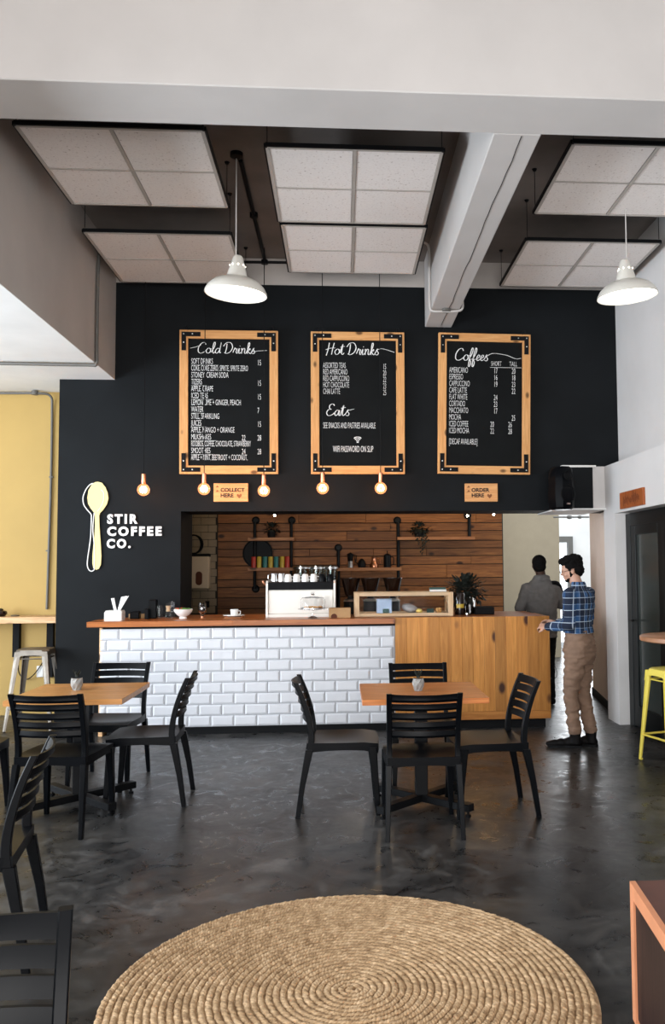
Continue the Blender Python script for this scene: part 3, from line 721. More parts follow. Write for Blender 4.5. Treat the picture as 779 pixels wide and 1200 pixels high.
# ------------------------------------------------------------------ counter
WT = 1.06
ct = thing('service_counter', 'long service counter with glossy white tiles and knotty pine front', 'counter', (0, 8.1, 0))
MB().box(-2.21, .525, .012, .55, .07, 1.0).build('carcass', 'grout', ct)
MB().box(.525, 2.0, .02, .62, .09, 1.005).build('carcass', 'matte_black', ct)
MB().box(-2.16, 1.975, .03, .5, 0, .075).build('plinth', 'matte_black', ct)
MB().box(-2.2, .525, .005, .55, .988, 1.009).build('shadow_gap', 'matte_black', ct)
TW, TH, XL, ZB = .2125, .1017, -2.225, .072
def bevel_tile(w_):
    e, g, d = .016, .0022, .009; m = MB()
    o_ = [(g, 0, g), (w_ - g, 0, g), (w_ - g, 0, TH - g), (g, 0, TH - g)]
    md = [(g, -.005, g), (w_ - g, -.005, g), (w_ - g, -.005, TH - g), (g, -.005, TH - g)]
    i_ = [(g + e, -d - .004, g + e), (w_ - g - e, -d - .004, g + e), (w_ - g - e, -d - .004, TH - g - e), (g + e, -d - .004, TH - g - e)]
    return m.loft([o_, md, i_])
full = None
for r in range(9):
    z = ZB + (8 - r) * TH; x = XL - (.19 if r % 2 == 0 else .72) * TW
    while x < .52:
        a_, b_ = max(x, XL), min(x + TW, .522)
        if b_ - a_ > .04:
            if b_ - a_ > TW - .001:
                if full is None: o = bevel_tile(TW).build('tile', 'tile_white', ct, loc=(a_, .011, z)); full = o.data
                else: link('tile', full, ct, (a_, .011, z))
            else: bevel_tile(b_ - a_).build('tile', 'tile_white', ct, loc=(a_, .011, z))
        x += TW
MB().box(-2.235, -2.2, .012, .55, .0, 1.0).build('end_panel', 'bar_pine', ct)
nb = 14; bwid = (2.02 - .527) / nb
for i in range(nb):
    x = .527 + i * bwid; j = random.uniform(-.001, .0015)
    MB().box(-bwid / 2 + .0006, bwid / 2 - .0006, -.008 + j, .018, .165, WT + .004, .0012).build('cladding_board', 'pine_cladding', ct, loc=(x + bwid / 2, 0, 0))
MB().box(.527, 2.02, -.009, .018, .088, .164, .001).build('cladding_rail', 'pine_cladding_rail', ct)
MB().box(2.0, 2.022, .0, .62, .088, WT, .001).build('end_board', 'pine_cladding', ct)
wt = thing('worktop', 'long reddish wooden worktop running along the counter', 'worktop', (0, 0, 0))
yb = [8.05, 8.25, 8.45, 8.66]
def wtop(n, x0, x1, y0, y1): MB().box(-(x1 - x0) / 2, (x1 - x0) / 2, -(y1 - y0) / 2, (y1 - y0) / 2, -.025, .025, .0015).build(n, 'worktop', wt, loc=((x0 + x1) / 2, (y0 + y1) / 2, WT - .025))
wtop('stave', -2.335, -1.0, 8.05, 8.22); wtop('stave', -1.0, .524, 8.05, 8.22)
wtop('stave', -2.335, .524, 8.22, 8.44); wtop('stave', -2.30, .524, 8.44, 8.745)
wtop('stave', -1.612, .524, 8.745, 9.1); wtop('stave', .524, 2.0, 8.12, 8.5); wtop('stave', .524, 2.0, 8.5, 9.1)
s = thing('wall_switch', 'small black switch with a loose wire on the counter end', 'switch', (2.024, 8.16, .44))
MB().box(0, .03, -.03, .03, -.02, .02, .005).build('body', 'matte_black', s)
MB().tube(spline([(.03, 0, 0), (.07, -.02, .04), (.06, -.03, .12), (.02, -.01, .17)], 4), .003, 5).build('wire', 'matte_black', s)

# ------------------------------------------------------------------ things on the worktop
Z = WT
def on(name, label, cat, px, y, m_, mname, group=None, smooth=True):
    o = m_.build(name, mname, smooth=smooth); o.location = (wx(px, y, 722), y, Z); return tag(o, label, cat, group)
def root(name, label, cat, px, y, group=None, z=Z): return thing(name, label, cat, (wx(px, y, 722), y, z), 0, group)
t = root('straw_box', 'white box holding paper straws at the left end of the worktop', 'straw holder', 134.5, 8.27)
m = MB(); m.loft([rrect(0, .0, 0, .165, .14, .1), rrect(0, 0, .075, .165, .14, .1), rrect(.0, .01, .095, .145, .12, .1)]); m.build('box', 'ceramic', t)
for (x, dx, r) in ((-.005, -.035, .008), (.005, -.028, .008), (.0, -.042, .007), (.03, .055, .008), (.035, .065, .008), (.028, .04, .008), (.04, .078, .004), (.025, .03, .006)):
    MB().tube([(x, .02, .09), (x + dx, .03 + r, .215 + dx * .2)], r, 8).build('straw', 'straw_white', t, True)
t = root('napkin_block', 'small black container with wooden inset beside the straw box', 'container', 158.5, 8.5)
MB().box(-.045, .045, -.04, .04, 0, .072, .006).build('body', 'black_plastic', t)
MB().box(-.075, .085, .045, .075, 0, .045, .003).build('wooden_block', 'kraft', t)
t = root('black_canister', 'tall black canister behind a shorter one on the worktop', 'canister', 178.5, 8.5)
MB().box(-.03, .045, -.03, .04, 0, .185, .008).build('body', 'black_plastic', t)
t = root('black_canister', 'short black canister in front of the taller one', 'canister', 172.5, 8.4)
MB().box(-.022, .018, -.025, .025, 0, .10, .006).build('body', 'black_plastic', t)
def tumbler(px, y, r, h, label, taper=1.05):
    t = root('drinking_glass', label, 'glass', px, y)
    MB().lathe([(0, 0), (r, 0), (r * 1.02, h * .55), (r * taper, h), (r * taper - .003, h), (r * .95, .012), (0, .012)], 20).build('glass_body', 'clear_glass', t, True); return t
tumbler(186.5, 8.5, .034, .13, 'clear drinking glass right of the black canisters')
tumbler(201, 8.62, .032, .155, 'tall clear glass behind the hourglass carafe', 1.1)
t = root('glass_carafe', 'small hourglass carafe with wooden collar on the worktop', 'carafe', 197, 8.45)
MB().lathe([(0, 0), (.042, 0), (.044, .02), (.016, .085), (.014, .1), (.030, .15), (.027, .15), (.011, .1), (.013, .08), (.040, .02), (0, .006)], 20).build('glass_body', 'clear_glass', t, True)
MB().lathe([(.019, .07), (.022, .075), (.018, .1), (.026, .125), (.022, .125), (.016, .1)], 16).build('wooden_collar', 'pale_pine', t, True)
t = root('salad_bowl', 'white footed bowl filled with green salad', 'bowl', 214.5, 8.45)
MB().lathe([(0, 0), (.04, 0), (.036, .012), (.03, .016), (.06, .035), (.088, .07), (.092, .092), (.088, .092), (.082, .07), (.055, .04), (0, .03)], 28).build('bowl_body', 'ceramic', t, True)
m = MB()
for k_ in range(26):
    a_ = random.uniform(0, 6.28); r_2 = random.uniform(0, .07)
    m.ell((r_2 * math.cos(a_), r_2 * math.sin(a_), .085 + random.uniform(0, .014)), (.016, .012, .006), 8, 5, Matrix.Rotation(a_, 3, 'Z') @ Matrix.Rotation(random.uniform(-.6, .6), 3, 'X'))
tag(m.build('salad_leaves', 'leaf_green', t, True), 'green leaves', None, None, 'stuff')
for p in ((-.06, -.03), (-.04, -.05), (-.02, .03)): MB().ell((p[0], p[1], .097), (.012, .012, .010), 8, 6).build('tomato_piece', 'tomato', t, True)
t = root('stemless_glass', 'tulip glass with a dark emblem beside the salad bowl', 'glass', 237, 8.5)
MB().lathe([(0, 0), (.024, 0), (.026, .006), (.012, .014), (.014, .03), (.036, .06), (.044, .10), (.036, .15), (.033, .15), (.041, .10), (.033, .062), (0, .03)], 24).build('glass_body', 'clear_glass', t, True)
m = MB()
for s_ in range(1): m.loft([[(.030 * math.sin(q) , -.044 * math.cos(q * .8) - .001, zz) for q in (-.6, -.3, 0, .3, .6)] for zz in (.07, .085, .1, .118, .13)], cap=False, close=False)
m.build('emblem', 'sign_ink', t, True)
MB().lathe([(0, 0), (.012, 0), (.012, .002)], 14).build('emblem', 'white_print', t, loc=(0, -.0465, .095)).rotation_euler = (PI / 2, 0, 0)
MB().lathe([(0, 0), (.018, 0), (.018, .015), (0, .015)], 14, (0, 0, 0)).build('amber_base', 'copper', t, True)
t = root('serving_board', 'small wooden board under the white cup and saucer', 'board', 274, 8.4)
MB().box(-.085, .075, -.06, .06, 0, .014, .003).build('board_slab', 'shelf_wood', t)
t = root('saucer', 'white saucer on the little wooden board', 'saucer', 274, 8.4, z=Z + .014)
MB().lathe([(0, 0), (.05, 0), (.105, .014), (.105, .018), (.05, .006), (0, .005)], 26).build('saucer_body', 'ceramic', t, True)
t = root('coffee_cup', 'white cup standing on the saucer left of the coffee machine', 'cup', 274.5, 8.4, z=Z + .0205)
MB().lathe([(0, 0), (.028, 0), (.034, .01), (.04, .065), (.037, .065), (.031, .012), (0, .008)], 24).build('cup_body', 'ceramic', t, True)
MB().tube(spline([(.036, 0, .05), (.058, 0, .048), (.055, 0, .02), (.033, 0, .018)], 4), .004, 6).build('handle', 'ceramic', t, True)

# espresso machine
mx0, mx1 = wx(311.5, 8.45), wx(393, 8.45); mw = (mx1 - mx0) / 2
em = thing('espresso_machine', 'white espresso machine seen from behind with cups on top', 'coffee machine', ((mx0 + mx1) / 2, 8.45, Z))
MB().box(-mw + .02, mw - .02, 0, .45, .03, .27, .01).build('back_panel', 'machine_white', em)
MB().box(-mw + .018, mw - .018, -.004, .45, .27, .345, .004).build('top_band', 'matte_black', em)
for s_ in (-1, 1):
    m = MB(); prof = [(-.02, 0), (.47, 0), (.47, .32), (.44, .36), (.03, .36), (-.01, .33)]
    m.loft([[(s_ * mw - s_ * .0, y, z) for y, z in prof], [(s_ * (mw - .02), y, z) for y, z in prof]]); m.build('side_panel', 'machine_white', em)
MB().box(-mw + .02, mw - .02, -.01, .45, .0, .03).build('base', 'machine_white', em)
MB().tube(spline([(-mw - .005, .1, .32), (-mw - .03, .1, .335), (-mw - .04, .1, .36)], 3), .010, 8).build('knob', 'copper', em, True)
MZ = Z + .346
def mtop(name, label, cat, px, y, build, group=None):
    t = thing(name, label, cat, (wx(px, y, 685), y, MZ), 0, group); build(t); return t
def pitcher(t):
    MB().lathe([(0, 0), (.034, 0), (.036, .02), (.029, .06), (.033, .085), (.031, .085), (.027, .06), (.033, .02), (0, .004)], 20).build('pitcher_body', 'steel', t, True)
    MB().tube(spline([(-.03, 0, .08), (-.055, 0, .07), (-.055, 0, .03), (-.034, 0, .02)], 4), .004, 6).build('handle', 'steel', t, True)
mtop('milk_pitcher', 'left steel milk pitcher on the coffee machine', 'pitcher', 321, 8.55, pitcher, 'milk pitchers on the coffee machine')
mtop('milk_pitcher', 'right steel milk pitcher beside the white cups', 'pitcher', 329.5, 8.55, pitcher, 'milk pitchers on the coffee machine')
def cupstack(mn):
    def f(t):
        MB().lathe([(0, .078), (.022, .078), (.030, .07), (.037, .03), (.037, 0), (.034, 0), (.034, .03), (0, .07)], 20).build('cup_body', mn, t, True)
        MB().tube(spline([(.034, .0, .055), (.052, 0, .05), (.05, 0, .025), (.036, 0, .02)], 4), .004, 6).build('handle', mn, t, True)
    return f
for px, lb in ((337.5, 'first white cup upside down beside the steel pitchers'), (347.5, 'second white cup from the left on the coffee machine'), (357.5, 'third white cup from the left on the coffee machine'), (367.5, 'white cup next to the black cups on the coffee machine')):
    mtop('white_cup', lb, 'cup', px, 8.55, cupstack('ceramic'), 'cups on the coffee machine')
for px, lb in ((377.5, 'black cup next to the white cups on the coffee machine'), (387, 'black cup at the right end of the coffee machine')):
    mtop('black_cup', lb, 'cup', px, 8.55, cupstack('black_plastic'), 'cups on the coffee machine')
# cake stand
t = root('cake_stand', 'glass cake stand with domed lid in front of the coffee machine', 'cake stand', 366.5, 8.27)
MB().lathe([(0, 0), (.05, 0), (.05, .006), (.012, .02), (.010, .07), (.03, .082), (.145, .085), (.145, .093), (0, .092)], 32).build('stand', 'clear_glass', t, True)
d = MB().lathe([(.113, .0), (.118, .0), (.118, .085), (.105, .105), (.05, .115), (0, .118), (0, .114), (.05, .111), (.102, .101), (.113, .083), (.113, 0)], 32).build('dome', 'clear_glass', t, True, loc=(0, 0, .094))
MB().lathe([(0, 0), (.012, .002), (.010, .012), (.022, .024), (.022, .034), (0, .038)], 16, (0, 0, .118)).build('knob', 'clear_glass', d, True)
MB().lathe([(.112, .0), (.122, .0), (.122, .006), (.112, .006)], 32, (0, 0, .094)).build('rim', 'steel', t, True)
for i, (x, y, r) in enumerate(((-.06, 0, .022), (-.02, -.03, .024), (.03, -.02, .024), (.07, .01, .02), (0, .04, .022))):
    o = MB().ell((0, 0, .011), (r * 1.2, r, .012), 12, 8).build('pastry', 'pastry', smooth=True); o.location = (wx(366.5, 8.27, 722) + x, 8.27 + y, Z + .093)
    tag(o, ['leftmost small golden pastry under the glass dome', 'second small pastry from the left under the glass dome', 'front right small pastry under the glass dome', 'rightmost small pastry under the glass dome', 'middle pastry at the back under the glass dome'][i], 'pastry', 'pastries under the dome')
t = root('cardboard_box', 'small brown cardboard box between coffee machine and display case', 'box', 398, 8.3)
MB().box(-.105, .105, -.06, .06, 0, .095, .002).build('carton', 'kraft', t)
MB().lathe([(0, 0), (.03, 0), (.03, .002)], 16).build('printed_circle', 'burnt', t, loc=(-.055, -.061, .012)).rotation_euler = (PI / 2, 0, 0)
# display case
cx0, cx1 = wx(415, 8.3), wx(531, 8.3); cw = (cx1 - cx0) / 2; CH = .235
dc = thing('display_case', 'low pine framed glass display case with pastries on the counter', 'display case', ((cx0 + cx1) / 2, 8.3, WT + .004))
for s_ in (-1, 1):
    MB().box(-.025, .025, -.02, .02, 0, CH, .002).build('post', 'pale_pine_upright', dc, loc=(s_ * (cw - .025), .02, 0))
    MB().box(-.02, .02, -.02, .02, 0, CH, .002).build('post', 'pale_pine_upright', dc, loc=(s_ * (cw - .02), .36, 0))
    MB().box(-.003, .003, .04, .34, .03, CH - .03).build('side_pane', 'pane_glass', dc, loc=(s_ * (cw - .02), 0, 0))
for z0, z1 in ((0, .032), (CH - .036, CH)):
    MB().box(-cw + .05, cw - .05, 0, .035, z0, z1, .002).build('rail', 'pale_pine', dc)
    MB().box(-cw + .04, cw - .04, .345, .375, z0, z1, .002).build('rail', 'pale_pine', dc)
MB().box(-cw + .04, cw - .04, .035, .345, .0, .018).build('bottom_board', 'pale_pine', dc)
MB().box(-cw + .03, cw - .03, .03, .35, CH - .012, CH - .006).build('top_pane', 'pane_glass', dc)
MB().box(-cw + .05, cw - .05, .015, .019, .03, CH - .034).build('front_pane', 'pane_glass', dc)
dz = WT + .004 + .018
def incase(name, label, cat, px, y, m_, mn, smooth=False, group=None):
    o = m_.build(name, mn, smooth=smooth); o.location = (wx(px, y, 710), y, dz); return tag(o, label, cat, group)
incase('folded_napkins', 'pale blue folded napkins inside the display case', 'napkins', 450, 8.45, MB().box(-.075, .075, -.06, .06, 0, .15, .01), 'blue_cloth')
incase('price_card', 'small dark price card in front of the blue napkins', 'card', 452, 8.345, MB().box(-.03, .03, -.006, .004, 0, .055, .002), 'book_green')
incase('price_card', 'small dark price card between the lemon and the muffin', 'card', 504, 8.345, MB().box(-.035, .035, -.006, .004, 0, .055, .002), 'book_green')
incase('lemon', 'yellow lemon inside the display case', 'lemon', 491, 8.42, MB().ell((0, 0, .026), (.034, .026, .026)), 'lemon', True)
incase('muffin', 'orange brown muffin at the right of the display case', 'muffin', 514, 8.42, MB().lathe([(0, 0), (.022, 0), (.03, .03), (.036, .035), (.028, .055), (0, .062)], 16), 'pastry', True)
incase('bread_bag', 'crumpled clear bag of bread inside the display case', 'bag', 480, 8.5, MB().ell((0, 0, .05), (.085, .05, .045), 12, 8, Matrix.Rotation(.3, 3, 'Y')), 'bag_film', True)
bz0 = WT + .004 + CH
o = MB().box(-.08, .08, -.05, .05, 0, .022, .002).build('book', 'book_white'); o.location = (wx(513, 8.45), 8.45, bz0); tag(o, 'white spined book lying on the display case', 'book')
o = MB().box(-.078, .078, -.05, .05, 0, .020, .002).build('book', 'book_green'); o.location = (wx(512.5, 8.45), 8.45, bz0 + .022); tag(o, 'dark green book on top of the white one', 'book')
# right of the case
t = root('label_jar', 'dark jar with a yellow printed label right of the display case', 'jar', 538.5, 8.55)
MB().lathe([(0, 0), (.05, 0), (.052, .02), (.052, .2), (.045, .22), (0, .22)], 20).build('jar_body', 'hopper', t, True)
m = MB(); m.loft([[(.0535 * math.sin(q), -.0535 * math.cos(q), z) for q in [i * .2 - .8 for i in range(9)]] for z in (.07, .11)], cap=False, close=False); m.build('paper_label', 'tin_yellow', t, True)
t = root('storage_jar', 'clear clip top jar with dark beans on the counter', 'jar', 550.5, 8.6)
MB().lathe([(0, 0), (.045, 0), (.048, .015), (.048, .13), (.036, .155), (.036, .175), (.033, .175), (.033, .15), (.044, .128), (.044, .015), (0, .01)], 20).build('jar_body', 'clear_glass', t, True)
MB().lathe([(0, .011), (.041, .012), (.041, .10), (0, .105)], 16).build('beans', 'hopper', t, True)
MB().tube(spline([(.036, 0, .16), (.055, 0, .15), (.056, 0, .09), (.05, 0, .05)], 4), .003, 6).build('clip', 'steel', t, True)
o = MB().box(-.10, .10, -.08, .08, 0, .075, .006).build('black_box', 'matte_black'); o.location = (wx(566, 8.6), 8.6, Z); tag(o, 'flat black box near the order end of the worktop', 'box')

# foliage helper
def leaf(bm, p, d, L_, W_):
    d = d.normalized(); s_ = d.cross(Vector((0, 0, 1)))
    if s_.length < .1: s_ = Vector((1, 0, 0))
    s_.normalize(); n = s_.cross(d)
    q = [p, p + d * L_ * .35 + s_ * W_ + n * .1 * L_, p + d * L_ * .75 + s_ * W_ * .7, p + d * L_, p + d * L_ * .75 - s_ * W_ * .7, p + d * L_ * .35 - s_ * W_ + n * .1 * L_]
    bm.faces.new([bm.verts.new(v) for v in q])
def foliage(n, c, r, L_, W_, down=0):
    b = MB()
    for i in range(n):
        v = Vector((random.gauss(0, 1), random.gauss(0, 1), random.gauss(0, 1))).normalized() * random.uniform(.3, 1)
        p = Vector(c) + Vector((v.x * r[0], v.y * r[1], v.z * r[2]))
        leaf(b.bm, p, v + Vector((0, 0, -down + random.uniform(-.3, .3))), L_ * random.uniform(.6, 1.2), W_)
    return b
t = thing('potted_plant', 'large dark bushy plant behind the jars at the kitchen back', 'plant', (wx(545, 9.0), 9.0, WT))
MB().lathe([(0, 0), (.07, 0), (.09, .12), (.085, .12), (.06, .02), (0, .02)], 18).build('pot', 'matte_black', t, True)
MB().tube([(0, 0, .05), (.01, 0, .3)], .006).build('stem', 'plant_stem', t)
foliage(650, (.0, 0, .22), (.21, .13, .16), .07, .022, .1).build('foliage', 'leaf_dark', t)

# grinders with hoppers
for px, lb in ((411, 'left coffee grinder with a dark conical hopper'), (434, 'middle coffee grinder with a dark conical hopper'), (460, 'right coffee grinder with a dark conical hopper')):
    t = thing('coffee_grinder', lb, 'coffee grinder', (wx(px + (0, 2, 0)[0], 8.95), 8.95, WT), 0, 'grinders behind the display case')
    MB().lathe([(0, 0), (.075, 0), (.075, .13), (.06, .15), (.035, .16), (.035, .18), (0, .18)], 20).build('body', 'black_metal', t, True)
    MB().lathe([(.072, .125), (.078, .135), (.062, .155), (.05, .158)], 20).build('collar', 'steel', t, True)
    MB().lathe([(.04, .18), (.06, .20), (.098, .36), (.101, .365), (.101, .375), (0, .38)], 24).build('hopper', 'hopper', t, True)
# glass siphons / jars behind the machine, on the back bench
bench = MB().box(-2.4, 2.2, 11.4, 11.86, .85, .9).build('back_bench', 'matte_black'); tag(bench, 'dark bench along the kitchen plank wall', 'bench')
for i, (px, h_, lb) in enumerate(((352, .36, 'left glass brewer behind the coffee machine'), (370, .34, 'middle glass jar behind the coffee machine'), (387, .36, 'right glass brewer behind the black cups'))):
    y = 11.7; top = wz(px, 663, y); t = thing('glass_brewer', lb, 'brewer', (wx(px, y), y, .9), 0, 'glass brewers on the back bench')
    hh = top - .9
    MB().lathe([(0, 0), (.09, 0), (.09, hh * .4), (.06, hh * .45), (.0, hh * .46)], 18).build('base', 'black_metal', t, True)
    MB().lathe([(.05, hh * .46), (.09, hh * .62), (.10, hh * .78), (.10, hh * .92), (.10, hh), (.095, hh), (.095, hh * .9), (.094, hh * .78), (.084, hh * .62), (.04, hh * .47)], 22).build('glass_body', 'smoky_glass', t, True)
    MB().lathe([(.08, hh * .93), (.115, hh * .94), (.115, hh * .97), (.08, hh * .98)], 20).build('metal_band', 'steel', t, True)

# ------------------------------------------------------------------ kitchen shelves and pipes
SY = 11.88
def flange(x, z, parent): MB().lathe([(0, 0), (.055, 0), (.055, .02), (.032, .03), (.032, .06), (0, .06)], 18).build('flange', 'black_metal', parent, True, loc=(x, KB - .03, z)).rotation_euler = (PI / 2, 0, 0)
sh1 = thing('pipe_shelf', 'double kitchen shelf on black pipes behind the left of the coffee machine', 'shelf', (0, 0, 0))
xa, xb = wx(291, SY), wx(345, SY); z1, z2 = wz(318, 632, SY), wz(318, 667, SY)
for z in (z1, z2): MB().box(-(xb - xa) / 2, (xb - xa) / 2, -.1, .13, -.022, .022, .002).build('shelf_board', 'shelf_wood', sh1, loc=((xa + xb) / 2, SY, z))
for px, za, zb in ((341, 612, 690), (298, 612, 690)):
    x = wx(px, SY); MB().tube([(x, SY + .03, wz(px, zb, SY)), (x, SY + .03, wz(px, za, SY))], .022, 10).build('pipe', 'black_metal', sh1, True)
    flange(x, wz(px, za - 2, KB), sh1); flange(x, wz(px, zb, KB), sh1)
sh2 = thing('pipe_shelf', 'kitchen shelf with coffee pots above the grinders', 'shelf', (0, 0, 0))
xa, xb = wx(394.5, SY), wx(470, SY); z3 = wz(430, 667, SY)
MB().box(-(xb - xa) / 2, (xb - xa) / 2, -.1, .13, -.022, .022, .002).build('shelf_board', 'shelf_wood', sh2, loc=((xa + xb) / 2, SY, z3))
for px, za, zb in ((396.5, 644, 720), (467, 612, 700)):
    x = wx(px, SY); MB().tube([(x, SY + .03, wz(px, zb, SY)), (x, SY + .03, wz(px, za, SY))], .024, 10).build('pipe', 'black_metal', sh2, True)
    flange(x, wz(px, za - 2, KB), sh2)
sh3 = thing('pipe_shelf', 'upper kitchen shelf holding the trailing plant', 'shelf', (0, 0, 0))
xa, xb = wx(465.5, SY), wx(556, SY); z4 = wz(510, 631, SY)
MB().box(-(xb - xa) / 2, (xb - xa) / 2, -.1, .13, -.022, .022, .002).build('shelf_board', 'shelf_wood', sh3, loc=((xa + xb) / 2, SY, z4))
x = wx(551, SY); MB().tube([(x, SY + .03, z4), (x, SY + .03, wz(551, 606, SY))], .024, 10).build('pipe', 'black_metal', sh3, True); flange(x, wz(551, 604, KB), sh3)
# tins, a round tray and dome on lower left shelf
def tin(px, mn, lb, h=.145):
    o = MB().lathe([(0, 0), (.033, 0), (.033, h), (.028, h + .008), (0, h + .008)], 14).build('tea_tin', mn, smooth=True)
    o.location = (wx(px, SY), SY, z2 + .022); tag(o, lb, 'tin', 'tea tins on the kitchen shelf')
for px, mn, lb in ((297, 'tin_red', 'leftmost red tea tin on the kitchen shelf'), (303.5, 'tin_yellow', 'leftmost yellow tea tin on the kitchen shelf'), (310.5, 'tin_teal', 'left teal tea tin on the kitchen shelf'), (317, 'tin_yellow', 'middle yellow tea tin on the kitchen shelf'), (323.5, 'tin_teal', 'right teal tea tin on the kitchen shelf'), (330.5, 'tin_yellow', 'right yellow tea tin on the kitchen shelf'), (336.5, 'tin_red', 'rightmost red tea tin on the kitchen shelf')): tin(px, mn, lb)
t = thing('round_tray', 'dark round tray leaning on the planks behind the tea tins', 'tray', (wx(302, SY + .12), SY + .1, z2 + .022))
MB().lathe([(0, 0), (.20, 0), (.21, .02), (.20, .02), (.19, .008), (0, .008)], 32, (0, 0, 0)).build('tray_body', 'black_metal', t, True, loc=(0, 0, .2)).rotation_euler = (PI / 2 - .1, 0, 0)
t = thing('dark_pot_plant', 'dark plant in a black pot on the top left kitchen shelf', 'plant', (wx(318, SY), SY, z1 + .022))
MB().lathe([(0, 0), (.05, 0), (.06, .08), (.0, .08)], 14).build('pot', 'matte_black', t, True); foliage(120, (0, 0, .13), (.13, .07, .08), .05, .018).build('foliage', 'leaf_dark', t)
t = thing('trailing_plant', 'trailing plant hanging off the upper kitchen shelf', 'plant', (wx(492, SY - .05), SY, z4 + .022))
MB().lathe([(0, 0), (.06, 0), (.07, .09), (0, .09)], 14).build('pot', 'matte_black', t, True)
b = foliage(200, (0, -.02, .12), (.17, .08, .07), .05, .02, .2)
for vx, ln_ in ((.03, .30), (-.03, .16), (.1, .14), (.06, .2)):
    for i in range(int(ln_ / .018)): leaf(b.bm, Vector((vx + random.uniform(-.02, .02), -.12, .04 - i * .018)), Vector((random.uniform(-1, 1), -.4, -.8)), .04, .014)
b.build('foliage', 'leaf_dark', t)
# coffee pots on shelf 2
zz = z3 + .022
t = thing('moka_pot', 'moka pot with pale metal base on the middle kitchen shelf', 'coffee pot', (wx(410.5, SY), SY, zz))
MB().lathe([(0, 0), (.045, 0), (.036, .09), (0, .09)], 8).build('base', 'steel', t); MB().lathe([(.034, .09), (.046, .19), (.0, .215)], 8).build('upper_chamber', 'black_metal', t)
MB().tube([(.04, 0, .18), (.085, 0, .17), (.08, 0, .09)], .008, 6).build('handle', 'matte_black', t)
t = thing('black_teapot', 'small black teapot beside the moka pot', 'teapot', (wx(424, SY), SY, zz))
MB().lathe([(0, 0), (.05, 0), (.06, .05), (.04, .1), (.02, .12), (0, .13)], 16).build('pot_body', 'black_metal', t, True); MB().tube([(-.05, 0, .05), (-.09, 0, .08), (-.1, 0, .13)], .009, 6).build('spout', 'black_metal', t)
t = thing('copper_kettle', 'small copper coffee maker in the middle of the shelf', 'coffee pot', (wx(438.5, SY), SY, zz))
MB().lathe([(0, 0), (.055, 0), (.06, .03), (.04, .07), (.03, .12), (.04, .15), (.036, .15), (.026, .12), (.0, .08)], 18).build('pot_body', 'copper', t, True); MB().tube([(.05, 0, .04), (.085, 0, .06), (.08, 0, .12), (.035, 0, .13)], .006, 6).build('handle', 'copper', t)
t = thing('french_press', 'black french press at the right end of the shelf', 'coffee pot', (wx(454, SY), SY, zz))
MB().lathe([(0, 0), (.052, 0), (.052, .17), (.03, .19), (.006, .195), (.006, .22), (.014, .225), (.0, .235)], 18).build('press_body', 'black_metal', t, True); MB().tube([(.05, 0, .15), (.09, 0, .14), (.09, 0, .05), (.05, 0, .03)], .008, 6).build('handle', 'matte_black', t)
# dispenser
x = wx(233, 11.95); t = thing('towel_dispenser', 'beige paper towel dispenser on the tiled kitchen wall', 'dispenser', (x, KB - .01, wz(233, 690, 11.95)))
hh = wz(233, 652, 11.95) - wz(233, 690, 11.95)
MB().box(-.135, .135, -.15, 0, 0, hh, .012).build('casing', 'dispenser_beige', t)
m = MB(); ring = [(.045 * math.cos(a_), (.05 if math.sin(a_) > 0 else -.05) + .045 * math.sin(a_)) for a_ in [i * PI / 10 + .05 for i in range(20)]]
m.loft([[(p, -.149, .145 + q) for p, q in ring], [(p, -.153, .145 + q) for p, q in ring]]); m.build('viewing_window', 'burnt', t)
MB().box(-.14, .14, -.15, 0, hh, hh + .035, .006).build('top_cover', 'matte_black', t)
t = thing('coiled_hose', 'coiled black cable hanging above the towel dispenser', 'cable', (x - .09, KB - .06, wz(233, 652, 11.95) + .04))
for k_ in range(5): MB().tube([(.10 * math.cos(a_) * (1 + .08 * k_), -.01 * k_, .13 + .13 * math.sin(a_)) for a_ in [i * PI / 10 for i in range(21)]], .012, 6).build('loop', 'matte_black', t, True)
o = MB().box(-.03, .03, -.012, 0, -.045, .045, .003).build('wall_socket', 'matte_black'); o.location = (wx(243, KB), KB - .008, wz(243, 708, KB)); tag(o, 'black socket on the kitchen tiles', 'socket')
# kitchen spot lights
for px, py, lb in ((322, 603.5, 'small spotlight above the tea tins'), (549, 604, 'bright small spotlight above the right end of the upper shelf'), (580, 602.5, 'tiny spotlight beside the end of the plank wall')):
    y = 11.6; x, z = wx(px, y), wz(px, py, y)
    t = thing('spotlight', lb, 'spotlight', (x, y, z), 0, 'kitchen spotlights')
    MB().tube([(0, 0, 0), (.03, .03, .06)], .028, 12).build('housing', 'black_metal', t, True); MB().tube([(.02, .02, .05), (.02, .02, 2.75 - z)], .006, 6).build('stem', 'black_metal', t)
    MB().ell((-.004, -.006, -.006), (.015, .015, .015), 10, 8).build('lens', 'spot_lens', t, True)
for x, p in ((-1.6, 4), (.6, 15), (1.7, 14)): point('kitchen_light', (x, 11.0, 2.55), p, (1, .72, .42), .08)

